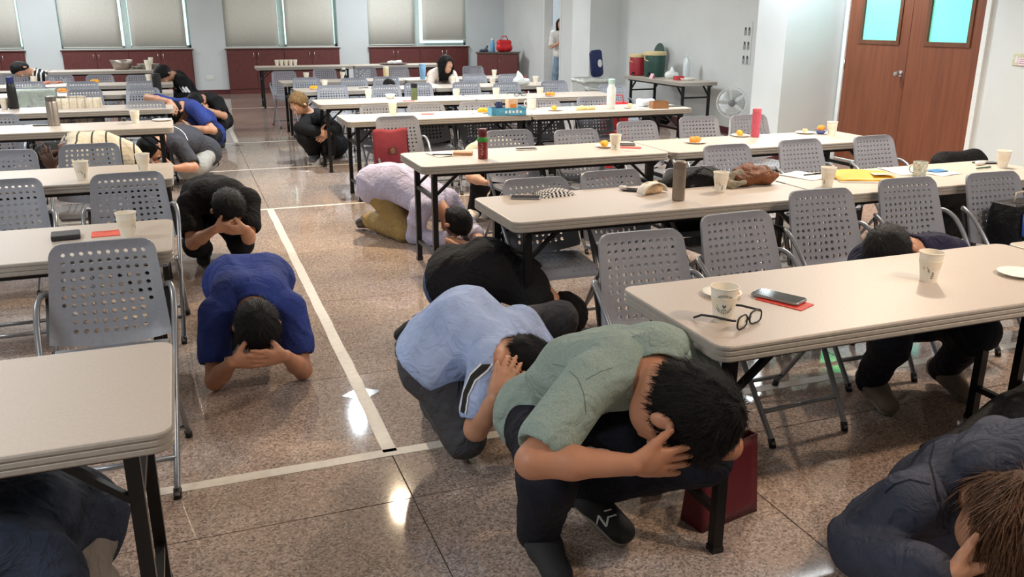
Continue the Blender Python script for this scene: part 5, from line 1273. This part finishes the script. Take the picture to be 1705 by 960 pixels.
# red shopping bag on the chair
p = chair_pt(('right',2,0), -.11, -.20, .443); t = thing('tote_bag', 'red non-woven bag with brown emblem standing on a chair', 'bag', p, .04)
m_rbag = mat('red_nonwoven', (136,42,54), .75, var=.08, scale=12, bump=.15, bscale=25)
MB().grid(lambda a,b: (-.145+.29*a-.01*math.sin(3*b), -.07-.02*math.sin(PI*a)*math.sin(PI*b)+.10*b*.5, .002+.29*b+.006*math.sin(9*a)),14,10,.004).grid(lambda a,b: (-.145+.29*a, .0+.06*b*.3, .002+.28*b),8,6,.004).add([(-.145,-.07,.002),(.145,-.07,.002),(.145,0,.002),(-.145,0,.002)],[(3,2,1,0)]).add([(-.145,-.07,.002),(-.145,0,.002),(-.145,.018,.28),(-.145,-.02,.29)],[(0,1,2,3)]).add([(.145,-.07,.002),(.145,0,.002),(.145,.018,.28),(.145,-.02,.29)],[(3,2,1,0)]).obj('bag_body', m_rbag, parent=t, smooth=True)
MB().box(-.032,-.0775,.088,.034,-.074,.145).obj('emblem', mat('brown_emblem',(96,62,46),.6), parent=t); MB().tube([(.001+.018*math.cos(a),-.079,.117+.018*math.sin(a)) for a in [2*PI*i/16 for i in range(16)]],.003,5,closed=True).box(-.006,-.0795,.105,.008,-.077,.128).obj('emblem_mark', mat('tan_emblem',(176,120,84),.6), parent=t)
def blob(name, label, cat, loc, parts, m, h=.014, noise=(.006,30,1.), extra=None, part='body'):
    t = thing(name, label, cat, loc)
    lump(part, parts, m, t, h, noise)
    if extra: extra(t)
    return t
m_bp = cloth('black_nylon', (13,13,15), rough=.7, bump=.3, bscale=40)
def straps(pts, r_=.012):
    def f(t):
        for q in pts: MB().tube(q,r_,6,flat=(1.6,.35)).obj('strap', m_bp, parent=t, smooth=True)
        MB().tube([(-.12,-.17,.10),(0,-.185,.14),(.12,-.17,.10)],.004,6).obj('zip', mat('zip_grey',(90,90,94),.4,metal=.5), parent=t)
    return f
p = atz(1640,720,0); p = Vector((2.66,2.04,0))
blob('backpack','black backpack lying on the floor under the nearest right table','backpack',p,[((-.24,-.04,.09),(.26,.10,.13),.10,.13),((-.05,-.04,.14),(.30,.06,.19),.09,.12)],m_bp,.014,(.008,22,2.),straps([[(-.30,-.02,.12),(-.36,-.10,.10),(-.40,-.16,.03),(-.38,-.24,.012)],[(-.22,-.12,.12),(-.30,-.22,.06),(-.28,-.28,.02)]]))
p = chair_pt(('right',1,2), 0, -.14, .58)
blob('round_bag','black rounded bag hanging on a chair of the second right row','bag',chair_pt(('right',1,2),-.02,-.10,.50),[((-.10,0,.20),(.10,0,.20),.12,.12),((-.11,0,.08),(.11,0,.08),.11,.11)],m_bp,.013,(.005,30,0.),straps([[(-.1,-.1,.3),(0,-.06,.34),(.1,-.1,.3)]]))
# brown jacket heap
m_brn = cloth('brown_jacket', (94,58,38), rough=.55, bump=.3, bscale=40, rgb2=(124,76,48)); m_camo = cloth('camo_lining', (120,112,96), rgb2=(160,152,136), scale=22)
t = blob('jacket','crumpled brown jacket with grey lining lying on the second right table','jacket',on(1246,309),[((-.08,0,.035),(.12,0,.045),.035,.05),((.0,.06,.06),(.12,.03,.07),.045,.04),((-.05,.05,.07),(.06,.08,.09),.03,.03),((.10,-.03,.03),(.17,-.01,.05),.03,.025)],m_brn,.008,(.009,55,1.5))
lump('lining', [((-.15,.02,.04),(-.06,.0,.07),.03,.03),((-.13,-.03,.02),(-.06,-.04,.03),.02,.02)], m_camo, t, .008, (.006,60,.4)); MB().tube([(.16,-.03,.02),(.19,-.06,.012),(.21,-.05,.008)],.003,6).obj('drawstring', m_black, parent=t, smooth=True)
# cloths draped over chair backs
def draped(key, label, m, w=.44, front=.34, back=.30, dz=0.0, name='draped_jacket'):
    c = chairs[key]
    def fn(a, b):
        s = -back+(front+back)*b; x = -w/2+w*a; wv = .008*math.sin(14*a+3*b)+.006*math.sin(23*a)
        if s < 0: return (x*(1+.05*(-s)), .030+.02*(-s)/back+wv, .835+s+dz)
        return (x*(1+.10*s), -.030-.30*s*.35+wv-.01, .835-s*1.0+dz)
    o = MB().grid(fn, 22, 26, .006).obj('cloth', m, smooth=True)
    t = thing(name, label, 'jacket', c.location, c.rotation_euler[2], 'garments hung over chair backs'); o.parent = t
    MB().tube([(-.09,.0,.848+dz),(0,-.012,.852+dz),(.09,0,.848+dz)],.008,6).obj('collar', m, parent=t, smooth=True); return t
draped(('left',4,2),'pale grey-green jacket hung over a chair on the far left',cloth('pale_sage',(186,196,186)),.46,.38)
m_crm2 = cloth('cream_knit_stripe',(214,202,182)); stripes(m_crm2,0,14,(180,166,140),.18)
draped(('left',3,1),'cream striped garment hung over a chair of the fourth left row',m_crm2,.46,.40)
draped(('right',3,1),'black jacket hung low over the second chair of the fourth right row',c_blk,.44,.30,.02,-.13)
# mesh lunch bag on the near right chair
p = chair_pt(('right',0,4),.06,-.20,.445); t = thing('mesh_bag','black and blue mesh bag on the chair at the right edge','bag',p,.05); m_mesh = cloth('black_mesh',(18,20,24),rough=.5)
MB().layers(rrect(-.17,-.09,.17,.09,.03,4),[(.01,0),(0,.02),(0,.20),(.01,.235),(.02,.24)]).obj('body', m_mesh, parent=t, angle=40)
MB().tube([(-.12,-.096,.20),(-.11,-.10,.09),(-.03,-.10,.05),(.06,-.10,.09),(.10,-.097,.20)],.010,6,flat=(1.6,.4)).obj('blue_strap', mat('blue_webbing',(30,70,150),.5), parent=t, smooth=True)
MB().tube([(-.09,0,.235),(-.08,0,.29),(.06,0,.30),(.09,0,.235)],.006,6).obj('handle', mat('tan_cord',(170,160,140),.6), parent=t, smooth=True)
# red bag under the nearest right table, its colour darkened to hold the shade there
p = Vector((1.575,2.16,0)); t = thing('paper_bag','red bag, colour darkened for shade, standing on the floor behind the table leg','bag',p,.2); m_drb = mat('crimson_paper',(92,16,32),.5,bump=.1,bscale=20)
MB().grid(lambda a,b: (-.13+.26*a, -.05+.03*b, .0+.28*b+.004*math.sin(8*a)),8,6,.003).grid(lambda a,b: (-.13+.26*a, .05-.03*b, .28*b),8,6,.003).add([(-.13,-.05,0),(.13,-.05,0),(.13,.05,0),(-.13,.05,0)],[(3,2,1,0)]).add([(-.13,-.05,0),(-.13,.05,0),(-.13,.02,.28),(-.13,-.02,.28)],[(0,1,2,3)]).add([(.13,-.05,0),(.13,.05,0),(.13,.02,.28),(.13,-.02,.28)],[(3,2,1,0)]).obj('bag_body', m_drb, parent=t, smooth=True)
for yy in (-.02,.02): MB().tube([(-.05,yy,.28),(-.04,yy,.36),(.04,yy,.36),(.05,yy,.28)],.004,6).obj('handle', m_drb, parent=t, smooth=True)
# dark bags and coats under the far tables
blob('backpack','black backpack on a chair behind the fourth right table','backpack',Vector((3.42,7.95,.0)),[((-.12,0,.14),(.12,0,.14),.13,.13),((-.1,0,.34),(.1,0,.34),.11,.11)],m_bp,.02,(.006,30,1.),straps([[(-.1,-.13,.4),(-.1,-.16,.25),(-.1,-.13,.1)]]))
blob('backpack','black backpack on the floor below the serving table','backpack',Vector((6.85,11.9,0)),[((-.15,0,.14),(.15,0,.14),.14,.14),((-.1,0,.3),(.1,0,.3),.1,.1)],m_bp,.02,(.008,28,2.),straps([[(-.1,-.13,.35),(-.1,-.18,.25),(-.1,-.14,.1)]]))
blob('coat_heap','black coats heaped on a chair at the end of the fourth right row','coats',Vector((4.75,7.35,0)),[((-.20,0,.16),(.25,.05,.16),.15,.15),((-.10,0,.36),(.2,.05,.34),.12,.13)],m_bp,.02,(.012,24,1.),straps([[(-.2,-.1,.3),(-.25,-.2,.12),(-.3,-.2,.03)]]))
blob('coat_heap','dark coats heaped behind the fourth chair of the fourth right row','coats',Vector((2.95,7.95,0)),[((-.15,0,.2),(.15,0,.2),.15,.13),((-.1,0,.4),(.12,0,.38),.1,.1)],cloth('charcoal_coat',(40,42,46)),.02,(.012,24,.3))
blob('cap_heap','black cap and jacket on the chair before the double door','jacket',Vector((5.30,4.74,0)) ,[((-.16,0,.62),(.16,0,.60),.09,.09),((-.15,0,.40),(.15,0,.40),.14,.14),((-.12,0,.15),(.12,0,.15),.13,.13)],m_bp,.018,(.010,26,1.2),None)
t = thing('red_bag','red bag on a chair at the end of the fourth right row','bag',Vector((4.42,8.55,0))); MB().layers(rrect(-.15,-.06,.15,.06,.02,3),[(.01,.45),(0,.47),(0,.72),(.01,.74)]).layers(rrect(-.14,-.10,.14,.10,.02,3),[(.01,0),(0,.02),(0,.43),(.01,.45)]).obj('bag_body', mat('red_cloth',(190,36,40),.7), parent=t); MB().tube([(-.08,-.05,.73),(-.06,-.05,.82),(.06,-.05,.82),(.08,-.05,.73)],.006,6).obj('handle', mat('red_cloth',(190,36,40),.7), parent=t)
# ------------------------------------------------------------------ serving corner by the right wall
def cooler(x, y, label, m, s=1.0):
    t = thing('drink_cooler', label, 'cooler', (x,y,TH), 0, 'drink coolers'); cr = mat('cream_lid',(214,196,150),.5)
    MB().lathe([(.13,0),(.14,.01),(.155,.29),(.15,.30)],28).obj('body', m, parent=t, smooth=True, angle=40); MB().lathe([(.158,.295),(.160,.30),(.160,.335),(.15,.345),(.05,.35)],28).obj('lid', cr, parent=t, smooth=True, angle=40)
    MB().tube([(-.16,0,.31),(-.19,-.05,.24),(-.17,-.12,.22)],.007,6).obj('handle', cr, parent=t, smooth=True); MB().tube([(-.12,-.08,.05),(-.17,-.12,.05),(-.175,-.125,.02)],.014,8).obj('tap', m_black, parent=t, smooth=True); t.scale = (s,)*3
cooler(6.86,12.52,'red drink cooler with cream lid on the serving table',mat('cooler_red',(150,34,46),.45),.95); cooler(6.93,12.12,'dark green drink cooler with cream lid on the serving table',mat('cooler_green',(24,64,54),.45),1.1)
t = thing('lid_board','dark green round tray leaning against the wall behind the coolers','tray',(7.2,12.6,TH)); MB().lathe([(.15,0),(.16,.006),(.16,.014),(.15,.02)],24,T(.08,0,.33)@R(-1.45,'Y')).box(.05,-.12,.0,.09,.12,.2).obj('board', mat('cooler_green2',(40,70,58),.5), parent=t)
t = thing('plastic_bag','white plastic bag on the serving table','bag',(6.95,11.62,TH)); lump('bag', [((-.05,0,.05),(.06,0,.05),.06,.055),((0,0,.09),(.0,.0,.17),.04,.012)], mat('white_film',(226,230,226),.4), t, .012, (.005,45,1.))
t = thing('water_bottle','clear tall water bottle on the serving table','bottle',(7.15,11.55,TH)); MB().lathe([(.045,0),(.05,.006),(.05,.26),(.02,.31),(.02,.33)],20).obj('body', mat('pale_pet',(210,220,222),.2), parent=t, smooth=True); MB().lathe([(.022,.325),(.022,.35),(.018,.352)],16).obj('cap', m_white, parent=t, smooth=True)
t = thing('food_tray','white and red food box on the serving table','tray',(7.0,11.28,TH)); MB().lathe([(.10,0),(.13,.03),(.128,.032),(.09,.006)],24).obj('dish', m_plate, parent=t, smooth=True); MB().bbox(-.17,-.02,0,-.05,.10,.06,.004).obj('packet', mat('red_packet',(186,50,56),.5), parent=t)
t = thing('small_sign','small pink folded card on the serving table','card',(6.72,11.80,TH)); MB().add([(-.03,-.05,0),(-.03,.05,0),(0,.05,.07),(0,-.05,.07),(.03,-.05,0),(.03,.05,0)],[(0,3,2,1),(3,4,5,2)]).obj('card', mat('pink_card',(224,180,190),.6), parent=t)
# bin with liner and dark blue lid
t = thing('waste_bin','clear-lined waste bin with open dark blue lid by the column','bin',(6.45,13.35,0))
MB().layers(rrect(-.27,-.22,.27,.22,.04,4),[(.04,0),(.03,.02),(0,.62),(0,.66),(.02,.66),(.05,.05)]).obj('body', mat('grey_bin',(188,192,190),.5), parent=t, angle=40)
lump('liner', [((-.26,-.21,.62),(.26,-.21,.62),.035,.03),((-.26,.21,.62),(.26,.21,.62),.03,.03),((-.26,-.21,.62),(-.26,.21,.62),.03,.03),((.26,-.21,.62),(.26,.21,.62),.03,.03),((-.2,-.24,.5),(.2,-.24,.45),.025,.03)], mat('clear_liner',(206,210,204),.25), t, .016, (.008,40,1.))
MB().layers(rrect(-.11,0,.11,.44,.06,5),[(.015,-.03),(0,-.02),(0,.02),(.015,.03)],T(.20,.20,.66)@R(-.12,'Y')@R(PI/2,'X')).obj('lid', mat('navy_lid',(28,40,86),.45), parent=t, angle=40)
MB().lathe([(.05,0),(.05,.003),(.04,.004)],20,T(.225,.168,.88)@R(-.12,'Y')@R(PI/2,'X')@Matrix.Diagonal((.8,1.3,1,1))).obj('lid_badge', m_white, parent=t)
# fan
t = thing('electric_fan','white electric fan on the floor before the poster wall','fan',(7.02,10.12,0),-.65); fz = .52
MB().lathe([(.15,0),(.16,.01),(.15,.03),(.03,.05),(.018,.08),(.018,fz-.06)],24).obj('stand', m_white, parent=t, smooth=True, angle=40)
FM = T(0,-.05,fz)@R(PI/2,'X')
MB().lathe([(.03,-.09),(.05,-.085),(.055,-.03),(.04,-.01)],20,FM).obj('motor', m_white, parent=t, smooth=True)
cg = MB()
for rr, zz in ((.205,.0),(.19,.045),(.14,.06),(.09,.065),(.205,-.012)): cg.tube([FM@Vector((rr*math.cos(a),rr*math.sin(a),zz)) for a in [2*PI*i/32 for i in range(32)]],.004 if rr > .2 else .0016,5,closed=True)
for i in range(30):
    a = 2*PI*i/30; cg.tube([FM@Vector((.04*math.cos(a),.04*math.sin(a),.066)),FM@Vector((.14*math.cos(a+.1),.14*math.sin(a+.1),.06)),FM@Vector((.19*math.cos(a+.15),.19*math.sin(a+.15),.045)),FM@Vector((.205*math.cos(a+.15),.205*math.sin(a+.15),0))],.0013,4)
cg.obj('guard', m_white, parent=t, smooth=True)
for i in range(5):
    a = 2*PI*i/5; MB().grid(lambda u,v,a=a: FM@Vector(((.03+.145*v)*math.cos(a+(u-.5)*(.5+.6*v)),(.03+.145*v)*math.sin(a+(u-.5)*(.5+.6*v)),.02+.03*(u-.5))),6,5,.002).obj('blade', mat('pale_blade',(196,204,208),.3), parent=t, smooth=True)
MB().lathe([(.045,.066),(.045,.072),(.02,.076)],20,FM).obj('badge', mat('grey_badge',(120,124,128),.4), parent=t, smooth=True)
# small cabinet by the doorway, with its things
t = thing('side_cabinet','brown low side cabinet by the far doorway','cabinet',(6.80,18.95,0),-.45)
MB().box(-.46,-.2,.0,.46,.2,.84).obj('body', m_woodd, parent=t); MB().bbox(-.49,-.23,.84,.49,.22,.87,.004).obj('top', mat('dark_laminate',(84,76,72),.4), parent=t)
for sx in (-1,1):
    d = MB().bbox(min(0.004*sx,.45*sx),-.215,.06,max(.004*sx,.45*sx),-.2,.82,.003).obj('door', m_maroon, parent=t); MB().lathe([(.015,0),(.018,.01),(.0,.022)],12,T(sx*.05,-.215,.68)@R(PI/2,'X')).obj('knob', m_chrome, parent=d, smooth=True)
t = thing('red_bag','red plastic carrier bag on the side cabinet','bag',(6.90,18.86,.87)); lump('bag', [((-.09,0,.09),(.12,0,.09),.09,.09),((-.09,0,.2),(.12,0,.2),.07,.07)], mat('red_film',(206,36,44),.4), t, .016, (.008,36,1.)); MB().tube([(-.08,0,.25),(-.04,0,.34),(.06,0,.34),(.1,0,.25)],.012,6).obj('handle', mat('red_film',(206,36,44),.4), parent=t, smooth=True)
t = thing('blue_bottle','blue bottle beside the red carrier bag','bottle',(6.68,19.0,.87)); MB().lathe([(.045,0),(.05,.01),(.05,.18),(.03,.22),(.03,.26)],16).obj('body', mat('cyan_pet',(96,160,206),.3), parent=t, smooth=True); MB().lathe([(.032,.255),(.032,.285),(.026,.29)],14).obj('cap', m_white, parent=t, smooth=True)
t = thing('dark_bundle','dark gloves and bottle left on the side cabinet','bundle',(6.50,19.08,.87)); lump('bundle', [((-.08,0,.03),(.08,0,.03),.03,.03),((.04,0,.05),(.08,0,.12),.03,.025)], mat('slate_rubber',(70,84,98),.5), t, .014)
t = thing('red_stool','red plastic stool before the side cabinet','stool',(6.65,17.2,0)); MB().lathe([(.17,.40),(.175,.41),(.17,.44),(.15,.445)],20).obj('seat', mat('red_plastic',(160,36,44),.4), parent=t, smooth=True)
for a in range(4): MB().bar((.15*math.cos(a*PI/2+.78),.15*math.sin(a*PI/2+.78),0),(.13*math.cos(a*PI/2+.78),.13*math.sin(a*PI/2+.78),.41),.05,.02).obj('leg', mat('red_plastic',(160,36,44),.4), parent=t)
# ------------------------------------------------------------------ ceiling fixtures the lamps sit in
m_diff = mat('panel_diffuser', (240,246,250), .5, var=0)
i = 0
for sx, side in ((-2.4,'left'),(4.3,'right')):
    for k, y in enumerate((1.0,4.6,8.2,11.8,15.4,18.4)):
        c = thing('ceiling_light','white rectangular ceiling light panel, %s from the front on the %s side' % (OC[k], side),'ceiling light',(sx,y,CEIL),0,'ceiling light panels')
        MB().box(-.64,-.34,-.02,-.60,.34,0).box(.60,-.34,-.02,.64,.34,0).box(-.6,-.34,-.02,.6,-.30,0).box(-.6,.30,-.02,.6,.34,0).obj('frame', m_panel, parent=c); MB().box(-.6,-.3,-.012,.6,.3,-.004).obj('diffuser', m_diff, parent=c)
